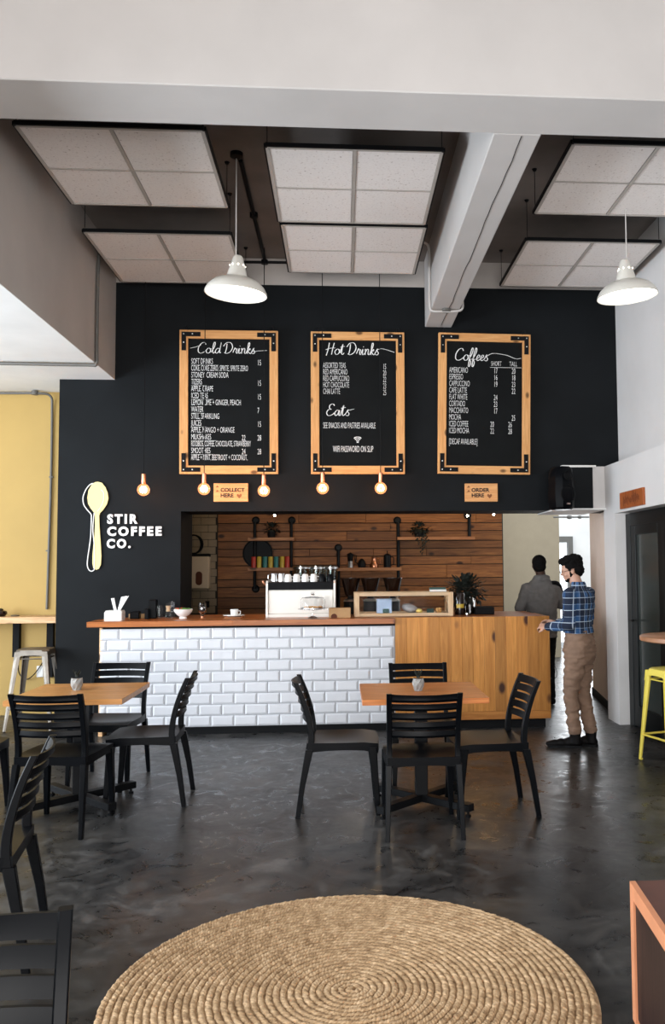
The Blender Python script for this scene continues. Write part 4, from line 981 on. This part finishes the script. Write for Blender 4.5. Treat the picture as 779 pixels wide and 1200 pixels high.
# loudspeaker
t = thing('loudspeaker', 'black wall loudspeaker mounted in front of the black box beam', 'speaker', (wx(661, 8.2), 8.2, 2.10), .25)
def spk(z): 
    return z
m = MB(); rings = []
for z, a_, b_ in ((0, .075, .10), (.02, .098, .12), (.1, .108, .13), (.3, .102, .12), (.40, .092, .11), (.425, .07, .09)): rings.append(rrect(0, .02, z, a_ * 2, b_ * 2, .5))
m.loft(rings); m.build('cabinet', 'black_plastic', t, True)
g = MB().lathe([(0, 0), (.075, 0), (.085, .012), (.08, .016)], 28).build('woofer', 'matte_black', t, True, loc=(0, -.105, .15)); g.rotation_euler = (PI / 2, 0, 0)
g = MB().lathe([(0, 0), (.03, 0), (.05, .02), (.045, .022)], 24).build('tweeter', 'matte_black', t, True, loc=(0, -.10, .33)); g.rotation_euler = (PI / 2, 0, 0)
MB().box(-.018, .018, -.125, -.10, .045, .06).build('badge', 'steel', t)
MB().tube([(.0, .1, .2), (.02, .22, .2)], .02).build('bracket', 'black_metal', t)

# ------------------------------------------------------------------ right doorway
dr = thing('door_1', None, None, (2.84, 6.6, 0)); dr['kind'] = 'structure'; dr['label'] = 'black framed glass door in the right doorway'
MB().box(-.03, .03, 1.42, 1.54, 0, 2.05, .003).build('frame_stile', 'door_black', dr)
MB().box(-.03, .03, -.04, 1.42, 1.93, 2.05, .003).build('frame_rail', 'door_black', dr)
MB().box(-.025, .025, 1.30, 1.42, .02, 1.93, .003).build('door_stile', 'door_black', dr)
MB().box(-.025, .025, .60, .72, .02, 1.93, .003).build('door_stile', 'door_black', dr)
MB().box(-.025, .025, .72, 1.30, 1.84, 1.93, .003).build('door_rail', 'door_black', dr)
MB().box(-.025, .025, .72, 1.30, .02, .22, .003).build('door_rail', 'door_black', dr)
MB().box(-.004, .004, .72, 1.30, .22, 1.84).build('pane', 'screen_glass', dr)
MB().box(-.025, .025, -.04, .60, .02, 1.93).build('door_leaf', 'door_black', dr)
hd = MB(); hd.tube([(-.03, 1.36, 1.02), (-.07, 1.36, 1.02), (-.075, 1.27, 1.02)], .009, 8); hd.build('handle', 'black_metal', dr, True)
struct('wall_passage_back', MB().box(2.97, 3.2, 6.56, 8.2, 0, 2.5), 'dark_paint')

# ------------------------------------------------------------------ chairs
def make_chair(label, group='black slatted dining chairs'):
    t = thing('dining_chair', label, 'chair', (0, 0, 0), 0, group)
    up = [(.200, -.185, .40), (.199, -.178, .47), (.199, -.185, .55), (.200, -.205, .64), (.202, -.236, .735), (.204, -.276, .828)]
    for s_ in (-1, 1):
        MB().loft([rrect(s_ * .212, .238, 0, .026, .030), rrect(s_ * .207, .224, .2, .036, .038), rrect(s_ * .200, .205, .42, .046, .055)]).build('leg', 'black_plastic', t, True)
        MB().loft([rrect(s_ * .216, -.262, 0, .024, .030), rrect(s_ * .210, -.232, .2, .030, .036), rrect(s_ * .202, -.19, .41, .036, .050)]).build('leg', 'black_plastic', t, True)
        P = spline(up, 3)
        MB().loft([rrect(s_ * p.x, p.y, p.z, .030, .040 - .012 * i / len(P)) for i, p in enumerate(P)]).build('upright', 'black_plastic', t, True)
    # seat shell
    m = MB(); n = 10; top = []; bot = []
    for j in range(n + 1):
        v = j / n; y = -.205 + v * .445
        rt, rb = [], []
        for i in range(n + 1):
            u = i / n * 2 - 1; hw = .212 + .012 * math.sin(v * PI) ; x = u * hw
            yy = y + (.012 * (1 - u * u) if j == n else 0)
            z = .452 - .016 * (1 - u * u) * math.sin(min(1, v * 1.15) * PI) - (.010 * max(0, v - .8) / .2)
            rt.append(m.bm.verts.new((x, yy, z))); rb.append(m.bm.verts.new((x, yy, z - (.060 if (abs(u) > .99 or j in (0, n)) else .018) + (.014 * math.sin(v * PI) if abs(u) > .99 else 0) + (.012 * (1 - u * u) if j in (0, n) else 0))))
        top.append(rt); bot.append(rb)
    for j in range(n):
        for i in range(n):
            m.bm.faces.new((top[j][i], top[j][i + 1], top[j + 1][i + 1], top[j + 1][i])); m.bm.faces.new((bot[j][i], bot[j + 1][i], bot[j + 1][i + 1], bot[j][i + 1]))
    for i in range(n):
        m.bm.faces.new((top[0][i + 1], top[0][i], bot[0][i], bot[0][i + 1])); m.bm.faces.new((top[n][i], top[n][i + 1], bot[n][i + 1], bot[n][i]))
        m.bm.faces.new((top[i][0], top[i + 1][0], bot[i + 1][0], bot[i][0])); m.bm.faces.new((top[i + 1][n], top[i][n], bot[i][n], bot[i + 1][n]))
    m.build('seat', 'black_plastic', t, True)
    for k_ in range(5):
        zc_ = .800 - k_ * .0535; 
        def uy(z):
            for a_, b_ in zip(up, up[1:]):
                if a_[2] <= z <= b_[2]: f = (z - a_[2]) / (b_[2] - a_[2]); return a_[1] + (b_[1] - a_[1]) * f
            return up[-1][1]
        hz = .0205 if k_ else .0240
        rings = []
        for i in range(9):
            u = i / 8 * 2 - 1; bow = -.038 * (1 - u * u); dz_ = (-.004 * (1 - u * u)) if k_ == 0 else 0
            ya, yb_ = uy(zc_ - hz) + bow, uy(zc_ + hz) + bow
            ym = (ya + yb_) / 2
            rings.append([(u * .19, ya - .003, zc_ - hz), (u * .19, ya + .007, zc_ - hz), (u * .19, ym + .008, zc_), (u * .19, yb_ + .007, zc_ + hz + dz_), (u * .19, yb_ - .003, zc_ + hz + dz_), (u * .19, ym - .009, zc_ + hz * .35), (u * .19, ym - .010, zc_ - hz * .3)])
        MB().loft(rings).build('slat', 'black_plastic', t, True)
    return t
ch0 = make_chair('black slatted chair with its back to the viewer at the right table')
ch0.location = (.482, 5.13, 0)
D2 = math.radians
dup(ch0, (-.002, 5.60, 0), D2(-90), 'black slatted chair at the left side of the right table, seen from the side')
dup(ch0, (.955, 5.47, 0), D2(93), 'black slatted chair at the right side of the right table, before the pine')
dup(ch0, (wx(489, 6.4, 776), 6.12, 0), D2(180), 'black slatted chair behind the right table facing the viewer')
dup(ch0, (-1.675, 5.36, 0), D2(-6), 'black slatted chair with its back to the viewer at the left table')
dup(ch0, (-1.285, 5.90, 0), D2(92), 'black slatted chair at the right side of the left table, side on against the tiles')
dup(ch0, (-1.70, 6.46, 0), D2(176), 'black slatted chair behind the left table facing the viewer')
dup(ch0, (-2.42, 5.62, 0), D2(-90), 'black slatted chair at the left side of the left table, cut by the photo edge')
dup(ch0, (-1.49, 3.59, 0), D2(99), 'black slatted chair at the left edge seen edge on, glossy curved backrest')
dup(ch0, (-.716, 1.58, 0), D2(194), 'nearest black slatted chair in the bottom left corner')

# ------------------------------------------------------------------ tables
def table(x0, x1, y0, y1, label, mn):
    cx, cy = (x0 + x1) / 2, (y0 + y1) / 2
    t = thing('dining_table', label, 'table', (cx, cy, 0)); a, b_ = (x1 - x0) / 2, (y1 - y0) / 2
    n = 5
    for i in range(n):
        ya = -b_ + i * 2 * b_ / n
        MB().box(-a, a, -b_ / n + .0004, b_ / n - .0004, .708, .742, .0012).build('tabletop_board', mn, t, loc=(0, ya + b_ / n, 0))
    MB().box(-.2, .2, -.2, .2, .69, .708).build('mounting_plate', 'black_metal', t)
    MB().box(-.04, .04, -.04, .04, .06, .69, .004).build('column', 'black_metal', t)
    for k_ in range(4):
        a_ = k_ * PI / 2 + PI / 4
        m = MB(); m.box(0, .40, -.03, .03, .035, .08, .003)
        o = m.build('base_arm', 'black_metal', t); o.rotation_euler = (0, 0, a_)
        MB().lathe([(0, 0), (.018, 0), (.018, .012), (.007, .014), (.007, .037), (0, .037)], 12, (.375, 0, 0)).build('foot_pad', 'black_metal', o, True)
    return t
table(-2.07, -1.35, 5.42, 6.19, 'square wooden table at the left with a little succulent pot', 'table_oak')
table(.135, .915, 5.20, 5.93, 'square reddish wooden table at the right with a little succulent pot', 'table_wood')
def pot(x, y, label):
    t = thing('succulent_pot', label, 'plant pot', (x, y, .742))
    m = MB(); n = 8; rings = []
    for i, (r, z) in enumerate(((.026, 0), (.038, .032), (.040, .055), (.036, .080))):
        rings.append([(r * math.cos(2 * PI * (k_ + .5 * (i % 2)) / n), r * math.sin(2 * PI * (k_ + .5 * (i % 2)) / n), z) for k_ in range(n)])
    m.loft(rings); o = m.build('pot', 'pot_glaze', t)
    MB().lathe([(0, .0806), (.033, .0806), (.033, .082), (0, .082)], 8).build('soil', 'hopper', t)
    m = MB()
    for k_ in range(9):
        a_ = k_ * .7; L_ = random.uniform(.03, .07); leaf(m.bm, Vector((.01 * math.cos(a_), .01 * math.sin(a_), .08)), Vector((math.cos(a_) * .4, math.sin(a_) * .4, 1)), L_, .007)
    m.build('succulent', 'leaf_dark', t)
pot(wx(92, 5.9, 805), 5.86, 'faceted grey pot with a tiny plant on the left table')
pot(wx(490, 5.55, 805), 5.55, 'faceted grey pot with a tiny plant on the right table')

# ------------------------------------------------------------------ stools
def stool(x, y, rz, h, a_top, a_bot, mn, label, dark):
    t = thing('metal_stool', label, 'stool', (x, y, 0), rz)
    m = MB(); m.loft([rrect(0, 0, h - .035, a_top * 2 + .012, a_top * 2 + .012, .35), rrect(0, 0, h - .006, a_top * 2 + .004, a_top * 2 + .004, .35), rrect(0, 0, h, a_top * 2 - .02, a_top * 2 - .02, .35)], cap=True)
    m.build('seat', mn, t, True)
    # apron with arched lower edge
    for k_ in range(4):
        R_ = Matrix.Rotation(k_ * PI / 2, 3, 'Z'); m = MB(); A, B_ = [], []
        for i in range(9):
            u = i / 8 * 2 - 1; d = .035 + .05 * abs(u) ** 4
            A.append(R_ @ Vector((u * a_top, -a_top - .004, h - .02))); B_.append(R_ @ Vector((u * (a_top + .01), -a_top - .008, h - .02 - d)))
        m.loft([A, B_], cap=False, close=False); m.build('apron', mn, t)
    for sx in (-1, 1):
        for sy in (-1, 1):
            rings = []
            for f in (0, .5, 1):
                z = h - .03 - f * (h - .04); c = a_top + (a_bot - a_top) * f; wl = .055 - .028 * f
                px_, py_ = sx * c, sy * c
                rings.append([(px_, py_, z), (px_ - sx * wl * .5, py_ + sy * .004, z), (px_ - sx * wl, py_, z), (px_ - sx * wl, py_ - sy * .006, z), (px_ - sx * .008, py_ - sy * .008, z), (px_ - sx * .006, py_ - sy * wl, z), (px_, py_ - sy * wl, z), (px_ + sx * .004, py_ - sy * wl * .5, z)])
            lg_ = MB().loft(rings).build('leg', mn, t)
            MB().ell((sx * a_bot - sx * .012, sy * a_bot - sy * .012, .012), (.018, .018, .012), 10, 6).build('foot', mn if not dark else 'matte_black', lg_, True)
    zf = h * .28; c = a_top + (a_bot - a_top) * .72
    for k_ in range(4):
        R_ = Matrix.Rotation(k_ * PI / 2, 3, 'Z')
        MB().tube([R_ @ Vector((-c + .01, -c + .005, zf)), R_ @ Vector((c - .01, -c + .005, zf))], .009, 8).build('footrest_bar', mn, t, True)
        c2 = a_top + .01
        MB().tube([R_ @ Vector((-c2 + .02, -c2 + .02, h - .09)), R_ @ Vector((c2 - .02, -c2 + .02, h - .09))], .006, 6).build('brace', mn, t, True)
    return t
stool(2.60, 6.56, D2(16), .735, .135, .185, 'yellow_enamel', 'yellow metal bar stool by the right doorway', False)
stool(wx(43, 8.62), 8.62, D2(3), .775, .150, .225, 'gunmetal', 'worn grey metal stool under the wooden wall bar', False)

# wall bar
wb = thing('wall_bar', 'pale pine wall bar fixed to the yellow wall', 'bar shelf', (-4.2, 9.39, 0))
MB().box(-2.2, 1.33, -.38, 0, .995, 1.06, .003).build('top', 'bar_pine', wb)
for px in (16, 56):
    x = wx(px, 9.25) + 4.2
    MB().box(x - .035, x + .035, -.06, -.0, .62 if px == 16 else .4, .995, .003).build('bracket', 'matte_black', wb)
MB().tube(spline([(wx(18, 9.25) + 4.2, -.03, .62), (wx(20, 9.25) + 4.2, -.04, .45), (wx(28, 9.25) + 4.2, -.03, .38), (wx(38, 9.25) + 4.2, -.03, .44), (wx(47, 9.25) + 4.2, -.02, .56)], 5), .006, 6).build('cable', 'matte_black', wb, True)
o = MB().box(-.035, .035, -.014, 0, -.06, .06, .004).build('wall_socket', 'ceramic'); o.location = (wx(48, 9.38), 9.398, wz(48, 787, 9.38)); tag(o, 'white socket on the yellow wall behind the stool', 'socket')
t = thing('clay_jug', 'small dark rounded pot at the left end of the wall bar', 'pot', (wx(1, 9.2), 9.2, 1.06))
MB().lathe([(0, 0), (.04, 0), (.068, .03), (.06, .055), (.03, .065), (.028, .075), (.012, .085), (0, .085)], 18).build('pot_body', 'hopper', t, True)
o = MB().lathe([(0, 0), (.04, 0), (.045, .012), (.02, .018), (0, .018)], 18).build('small_dish', 'gunmetal', smooth=True); o.location = (wx(18, 9.2), 9.2, 1.06); tag(o, 'small flat metal dish on the wall bar', 'dish')

# round high table on the right
t = thing('bar_table', 'round wooden bar table cut by the right photo edge', 'table', (2.555, 6.02, 0))
MB().lathe([(0, .995), (.36, .995), (.37, 1.003), (.37, 1.028), (.362, 1.034), (0, 1.034)], 48).build('tabletop', 'bar_round', t, True)
MB().tube([(.12, 0, 0), (.12, 0, .995)], .035, 14).build('column', 'black_metal', t, True)
MB().lathe([(0, 0), (.2, 0), (.2, .012), (.05, .03), (0, .03)], 30, (.12, 0, 0)).build('base', 'black_metal', t, True)
o = MB().box(-.08, .08, -.06, .06, 0, .012, .002).build('tablet', 'steel'); o.location = (2.60, 6.15, 1.034); tag(o, 'thin silver tablet on the round bar table', 'tablet')

# brown box bench bottom right
th_ = math.atan2(.435, .047)
bx = thing('box_bench', 'reddish brown box bench with orange edges in the bottom right corner', 'bench', (.995, 2.925, 0), 0)
# local: corner at origin, back edge along +x, side edge toward the viewer
s_dir = Vector((-.045 - .0, -.45, 0)).normalized()
Ls, Lx, H_, T_ = 1.1, .8, .46, .030
def bb_(name, u0, u1, v0, v1, z0, z1, mn):
    # u along +x, v along side direction
    c_ = [Vector((u, 0, 0)) + s_dir * v for u, v in ((u0, v0), (u1, v0), (u1, v1), (u0, v1))]
    MB().loft([[(p.x, p.y, z0) for p in c_], [(p.x, p.y, z1) for p in c_]]).build(name, mn, bx)
bb_('top', .006, Lx, 0, Ls, H_ - .005, H_, 'rust_top')
bb_('top_edge', 0, .02, 0, Ls, H_ - .048, H_ + .001, 'orange_edge')
bb_('edge_post', 0, .02, 0, .045, 0, H_ - .048, 'orange_edge')
bb_('edge_post', 0, .02, Ls - .045, Ls, 0, H_ - .048, 'orange_edge')
bb_('side_panel', .008, .02, .045, Ls - .045, .02, H_ - .048, 'oak_dark')
bb_('back_panel', .02, Lx, 0, .02, .02, H_ - .006, 'oak_dark')
bb_('core', .02, Lx, .02, Ls, .03, H_ - .03, 'matte_black')

# ------------------------------------------------------------------ rug
def rug():
    R_, pitch, st = .885, .0262, .0235
    bm = bmesh.new(); unit = []
    tmp = bmesh.new(); bmesh.ops.create_uvsphere(tmp, u_segments=7, v_segments=5, radius=1)
    V = [v.co.copy() for v in tmp.verts]; F = [[v.index for v in f.verts] for f in tmp.faces]; tmp.verts.ensure_lookup_table(); tmp.free()
    verts, faces = [], []
    th = 2.0; k = pitch / (2 * PI); i = 0
    while k * th < R_:
        r = k * th; r_eff = r + random.uniform(-.0015, .0015)
        cx, cy = r_eff * math.cos(th), r_eff * math.sin(th)
        ang = th + PI / 2 + .62
        ca, sa = math.cos(ang), math.sin(ang)
        a_, b_, c_ = .0168 * random.uniform(.9, 1.15), .0088 * random.uniform(.9, 1.15), .0085
        z = .010 + random.uniform(-.0015, .0025); base = len(verts)
        for v in V:
            x, y = v.x * a_, v.y * b_
            verts.append((cx + x * ca - y * sa, cy + x * sa + y * ca, max(.0, z + v.z * c_)))
        for f in F: faces.append([base + q for q in f])
        th += st * .62 / max(r, .02); i += 1
    me = bpy.data.meshes.new('braid'); me.from_pydata(verts, [], faces); me.materials.append(MATS['jute']); me.shade_smooth()
    t = thing('round_rug', 'large round braided jute rug on the concrete floor', 'rug', (.04, 3.185, 0))
    link('braid', me, t)['kind'] = 'stuff'
    MB().lathe([(0, .001), (.878, .001), (.886, .006), (.875, .009), (0, .009)], 96).build('backing', 'jute', t, True)
rug()

# ------------------------------------------------------------------ people
def ring(c, a, b, n=18, z=None, tilt=None, p=2.0):
    out = []
    for k_ in range(n):
        q = 2 * PI * k_ / n; cx, sy = math.cos(q), math.sin(q)
        v = Vector((math.copysign(abs(cx) ** (2 / p), cx) * a, math.copysign(abs(sy) ** (2 / p), sy) * b, 0))
        if tilt: v = tilt @ v
        out.append(Vector(c) + v)
    return out
def limb(m, pts, rad, n=14):
    P = [Vector(p) for p in pts]
    m.tube(P, rad, n)
    for p, r in zip(P, rad): m.ell(p, (r, r, r), 14, 10)
    return m
def hand(m, wrist, d, up, s=1.0, curl=.7, side=1):
    """palm, four fingers and a thumb; d = pointing direction, up = back of the hand"""
    d = Vector(d).normalized(); up = Vector(up).normalized(); a = d.cross(up).normalized() * side
    w_ = Vector(wrist); rot = Matrix((a, d, a.cross(d))).transposed()
    m.ell(w_ + d * .045 * s, (.040 * s, .050 * s, .017 * s), 14, 10, rot)
    for i, (o, L_) in enumerate(((-.030, .066), (-.010, .075), (.010, .070), (.028, .055))):
        p = w_ + d * .082 * s + a * o * s; q = d.copy(); P = [p]
        for j in range(3):
            q = (q - up * curl * .55).normalized(); p = p + q * L_ * s / 2.6; P.append(p)
        m.tube(P, [.0098 * s, .0092 * s, .0085 * s, .0065 * s], 8); m.ell(P[-1], (.007 * s,) * 3, 8, 6)
    p = w_ + d * .022 * s - a * .036 * s
    P = [p, p + (d * .7 - a * .7 - up * .2).normalized() * .032 * s, p + (d * .9 - a * .5 - up * .5).normalized() * .062 * s]
    m.tube(P, [.013 * s, .011 * s, .008 * s], 8); m.ell(P[-1], (.008 * s,) * 3, 8, 6)
def head(m, c, R_, beard=False):
    """c = centre of skull; local face direction +y"""
    def E_(p, r): m.ell(Vector(c) + R_ @ Vector(p), r, 18, 14, R_)
    E_((0, -.012, .028), (.074, .094, .085)); E_((0, .018, -.028), (.062, .072, .078)); E_((0, .052, -.078), (.036, .030, .026))
    E_((0, .088, -.022), (.012, .020, .013)); E_((0, .082, -.004), (.009, .014, .024)); E_((0, .078, .018), (.045, .012, .010))
    E_((0, .078, -.052), (.022, .012, .007)); E_((0, .078, -.064), (.020, .010, .006))
    for s_ in (-1, 1):
        E_((s_ * .072, -.006, -.014), (.010, .017, .030)); E_((s_ * .040, .058, -.030), (.022, .020, .022))
        E_((s_ * .030, .070, .004), (.012, .010, .007))
def wrinkle(amp, sc, seed):
    from mathutils import noise
    def f(co): 
        return amp * noise.noise(Vector((co.x * sc + seed, co.y * sc, co.z * sc * 2.2))) + amp * .6 * noise.noise(Vector((co.x * sc * 2 + seed, co.y * sc * 2, co.z * sc * 5)))
    return f
# --- customer in plaid shirt
p1 = thing('person', 'man in blue plaid shirt and brown chinos standing at the counter end', 'person', (2.055, 7.235, 0), D2(46)); p1.scale = (.95, .95, .93)
RH = Matrix.Rotation(D2(30), 3, 'Z') @ Matrix.Rotation(D2(-14), 3, 'X')
HC = (.0, .055, 1.625)
Lw, Le, Ls_ = Vector((-.255, .175, 1.10)), Vector((-.265, -.06, 1.13)), Vector((-.180, -.02, 1.40))
Rw, Re, Rs_ = Vector((.06, .26, 1.12)), Vector((.240, .02, 1.13)), Vector((.180, -.02, 1.40))
def torso(m, g=0.0):
    secs = [(1.04, .160, .120, -.006), (1.09, .156, .114, -.002), (1.15, .152, .110, .002), (1.22, .166, .116, .0), (1.33, .180, .118, -.012), (1.40, .172, .100, -.02), (1.445, .115, .075, -.015), (1.475, .062, .058, -.005)]
    m.loft([ring((0, cy, z), a + g, b + g, 22, p=2.3) for z, a, b, cy in secs])
b = MB(); head(b, HC, RH); limb(b, [(0, -.015, 1.44), (0, .012, 1.52), (0, .03, 1.57)], [.058, .053, .05])
torso(b, -.014)
for (s_, e_, w_, side) in ((Ls_, Le, Lw, 1), (Rs_, Re, Rw, -1)):
    limb(b, [s_, e_, w_], [.045, .035, .026])
hand(b, Lw, (.25, .95, .12), (-.75, -.1, .65), .95, 1.35, 1); hand(b, Rw, (-.35, .9, .1), (.7, 0, .7), 1.0, .9, -1)
FT = {-1: ((-.070, .045, .0), (-.080, .045, .48)), 1: ((.066, -.04, .0), (.076, .0, .48))}
for s_ in (-1, 1):
    (fx, fy, fz), kn = FT[s_]
    limb(b, [(s_ * .085, -.005, .84), kn, (fx, fy - .03, .10)], [.075, .048, .036])
remeshed(b, 'body', 'skin', p1, .0062, 3)
# shirt
s = MB(); torso(s, .004)
limb(s, [Ls_, Ls_ + (Le - Ls_) * .5, Le], [.064, .058, .052]); limb(s, [Le, Le + (Lw - Le) * .5, Lw - (Lw - Le) * .08], [.054, .048, .040])
limb(s, [Rs_, Rs_ + (Re - Rs_) * .5, Re], [.064, .058, .052]); limb(s, [Re, Re + (Rw - Re) * .5, Rw - (Rw - Re) * .08], [.054, .048, .040])
sh = remeshed(s, 'shirt', 'plaid', p1, .009, 5, disp=wrinkle(.006, 9, 3))
c_ = MB(); c_.loft([ring((0, -.012 + dz_, z), a, b_, 20) for z, a, b_, dz_ in ((1.455, .078, .070, -.01), (1.50, .070, .066, .0), (1.515, .062, .060, .002), (1.50, .058, .056, .002), (1.46, .06, .056, 0))], cap=False)
c_.build('collar', 'plaid', sh, True)
# chinos
q = MB(); q.loft([ring((0, -.012, z), a, b_, 22, p=2.4) for z, a, b_ in ((1.09, .142, .102), (1.0, .156, .118), (.90, .163, .128), (.82, .158, .126), (.76, .145, .112))])
for s_ in (-1, 1):
    (fx, fy, fz), kn = FT[s_]; kx, ky, kz = kn
    limb(q, [(s_ * .078, -.012, .84), (s_ * .084, .008, .66), kn, (fx * .5 + kx * .5, (fy + ky) / 2 - .02, .28), (fx, fy - .035, .155)], [.094, .086, .068, .062, .060])
q.ell((0, -.05, .92), (.135, .092, .10))
remeshed(q, 'trousers', 'khaki', p1, .0095, 4, disp=wrinkle(.014, 11, 8))
for s_ in (-1, 1):
    (fx, fy, fz), kn = FT[s_]
    m = MB(); Rz = Matrix.Rotation(.55 if s_ < 0 else .25, 3, 'Z')
    m.loft([ring((fx, fy - .035, z), a, b_, 16) for z, a, b_ in ((.03, .042, .052), (.09, .042, .05), (.15, .052, .057), (.19, .050, .054))])
    for (yy_, r, zz_, hh_) in ((-.045, .040, .04, .04), (.02, .046, .045, .045), (.09, .050, .038, .038), (.15, .045, .032, .032), (.185, .032, .027, .027)):
        v = Rz @ Vector((0, yy_, 0)); m.ell((fx + v.x, fy + v.y, zz_), (r, .05, hh_), 14, 10, Rz)
    bo = remeshed(m, 'boot', 'boot_leather', p1, .007, 4)
    m = MB(); rr = [Rz @ Vector(v) for v in ((-.035, -.09, 0), (.035, -.09, 0), (.046, -.02, 0), (.040, .05, 0), (.052, .12, 0), (.035, .20, 0), (0, .22, 0), (-.035, .20, 0), (-.052, .12, 0), (-.040, .05, 0), (-.046, -.02, 0))]
    m.loft([[(v.x + fx, v.y + fy, .0) for v in rr], [(v.x + fx, v.y + fy, .018) for v in rr]]); m.build('sole', 'matte_black', bo)
# hair, beard, glasses
def hpos(p): return Vector(HC) + RH @ Vector(p)
m = MB(); m.ell(hpos((0, -.024, .048)), (.084, .098, .082), 18, 12, RH); m.ell(hpos((0, -.055, -.005)), (.076, .062, .075), 18, 12, RH); m.ell(hpos((0, .045, .098)), (.058, .052, .034), 14, 10, RH)
for s_ in (-1, 1): m.ell(hpos((s_ * .068, .006, .03)), (.014, .030, .045), 10, 8, RH)
for k_ in range(60):
    a_ = random.uniform(0, 6.28); zr_ = random.uniform(.2, 1)
    v = Vector((.078 * math.cos(a_) * math.sqrt(1 - zr_ * zr_ * .9), -.02 + .095 * math.sin(a_) * math.sqrt(1 - zr_ * zr_ * .9), .05 + .085 * zr_)); m.ell(hpos(v), (.018, .022, .014), 8, 6, RH)
remeshed(m, 'hair', 'hair', p1, .006, 2, disp=wrinkle(.006, 38, 1))
m = MB(); m.ell(hpos((0, .056, -.086)), (.034, .028, .020), 14, 10, RH)
for s_ in (-1, 1):
    for (bx_, by_, bz_) in ((.026, .048, -.074), (.036, .034, -.062), (.046, .018, -.048), (.054, .010, -.030)): m.ell(hpos((s_ * bx_, by_, bz_)), (.015, .020, .024), 10, 8, RH)
m.ell(hpos((0, .080, -.042)), (.022, .010, .006), 10, 8, RH)
remeshed(m, 'beard', 'hair', p1, .005, 2)
m = MB()
for s_ in (-1, 1):
    m.tube([hpos((s_ * .033 + .024 * math.cos(q_), .104, -.004 + .020 * math.sin(q_))) for q_ in [i * PI / 8 for i in range(17)]], .0022, 6)
    m.tube([hpos((s_ * .057, .102, .004)), hpos((s_ * .080, .06, .002)), hpos((s_ * .084, -.01, .0))], .0022, 6)
m.tube([hpos((-.010, .106, 0)), hpos((.010, .106, 0))], .0022, 6); m.build('glasses', 'black_metal', p1, True)

# --- person in the grey jacket behind the counter
p2 = thing('person', 'person in grey jacket seen from behind, standing in the passage behind the counter', 'person', (wx(634, 9.45), 9.45, 0), D2(8)); p2.scale = (.97, .97, .935)
HC2 = Vector((-.01, .03, 1.665)); RH2 = Matrix.Rotation(D2(-12), 3, 'Z') @ Matrix.Rotation(D2(-12), 3, 'X')
k2 = 1.03
b = MB(); head(b, HC2, RH2); limb(b, [(0, -.015, 1.49), (-.005, .005, 1.6)], [.060, .056])
secs = [(.84, .155, .11), (.95, .165, .12), (1.1, .160, .115), (1.25, .185, .12), (1.36, .195, .12), (1.42, .17, .105), (1.47, .12, .085), (1.51, .085, .07), (1.545, .07, .065)]
b.loft([ring((0, -.01, z), a - .012, c2 - .012, 22, p=2.3) for z, a, c2 in secs])
LS, LE, LW = Vector((-.172, -.01, 1.385)), Vector((-.265, .0, 1.16)), Vector((-.16, .24, 1.12))
RS, RE, RW = Vector((.172, -.01, 1.385)), Vector((.285, .05, 1.18)), Vector((.21, .24, 1.20))
limb(b, [LS, LE, LW], [.045, .036, .027]); limb(b, [RS, RE, RW], [.045, .036, .027])
hand(b, LW, (.5, .8, 0), (0, 0, 1), 1, .6, 1); hand(b, RW, (-.5, .8, .1), (0, 0, 1), 1, .8, -1)
for s_ in (-1, 1): limb(b, [(s_ * .085, 0, .88), (s_ * .09, .02, .48), (s_ * .09, -.02, .09)], [.078, .05, .038])
remeshed(b, 'body', 'skin_dark', p2, .007, 3)
s = MB(); s.loft([ring((0, -.01, z), a + (.016 if z < 1.2 else .008), c2 + (.02 if z < 1.2 else .01), 22, p=2.3) for z, a, c2 in [(.80, .165, .12)] + secs])
limb(s, [LS, (LS + LE) / 2, LE], [.074, .070, .062]); limb(s, [LE, LW - (LW - LE) * .1], [.064, .046])
limb(s, [RS, (RS + RE) / 2, RE], [.074, .070, .062]); limb(s, [RE, RW - (RW - RE) * .1], [.064, .046])
s.ell((0, -.05, 1.52), (.095, .05, .035))
jk = remeshed(s, 'jacket', 'jacket_grey', p2, .010, 5, disp=wrinkle(.009, 8, 5))
q = MB(); q.loft([ring((0, -.01, z), a, c2, 20, p=2.4) for z, a, c2 in ((.95, .155, .118), (.84, .16, .125), (.78, .145, .11))])
for s_ in (-1, 1): limb(q, [(s_ * .08, -.01, .82), (s_ * .09, .015, .48), (s_ * .09, -.02, .10)], [.094, .066, .056])
remeshed(q, 'trousers', 'matte_black', p2, .010, 4, disp=wrinkle(.007, 10, 2))
for s_ in (-1, 1):
    m = MB()
    for (yy_, r, zz_, hh_) in ((-.05, .040, .045, .045), (.02, .044, .045, .045), (.09, .048, .036, .036), (.15, .042, .03, .03)): m.ell((s_ * .09, yy_ - .01, zz_), (r, .05, hh_), 14, 10)
    remeshed(m, 'shoe', 'boot_leather', p2, .008, 3)
m = MB()
def h2(p): return HC2 + RH2 @ Vector(p)
m.ell(h2((0, -.022, .034)), (.083, .10, .088), 18, 12, RH2); m.ell(h2((0, -.045, -.025)), (.076, .066, .075), 18, 12, RH2)
remeshed(m, 'hair', 'hair', p2, .007, 3, disp=wrinkle(.004, 40, 1))
m = MB(); m.tube(spline([(.10, -.10, 1.455), (.155, -.085, 1.45), (.205, -.055, 1.415), (.245, -.02, 1.33)], 4), .024, 10); m.build('shoulder_strap', 'matte_black', jk, True)
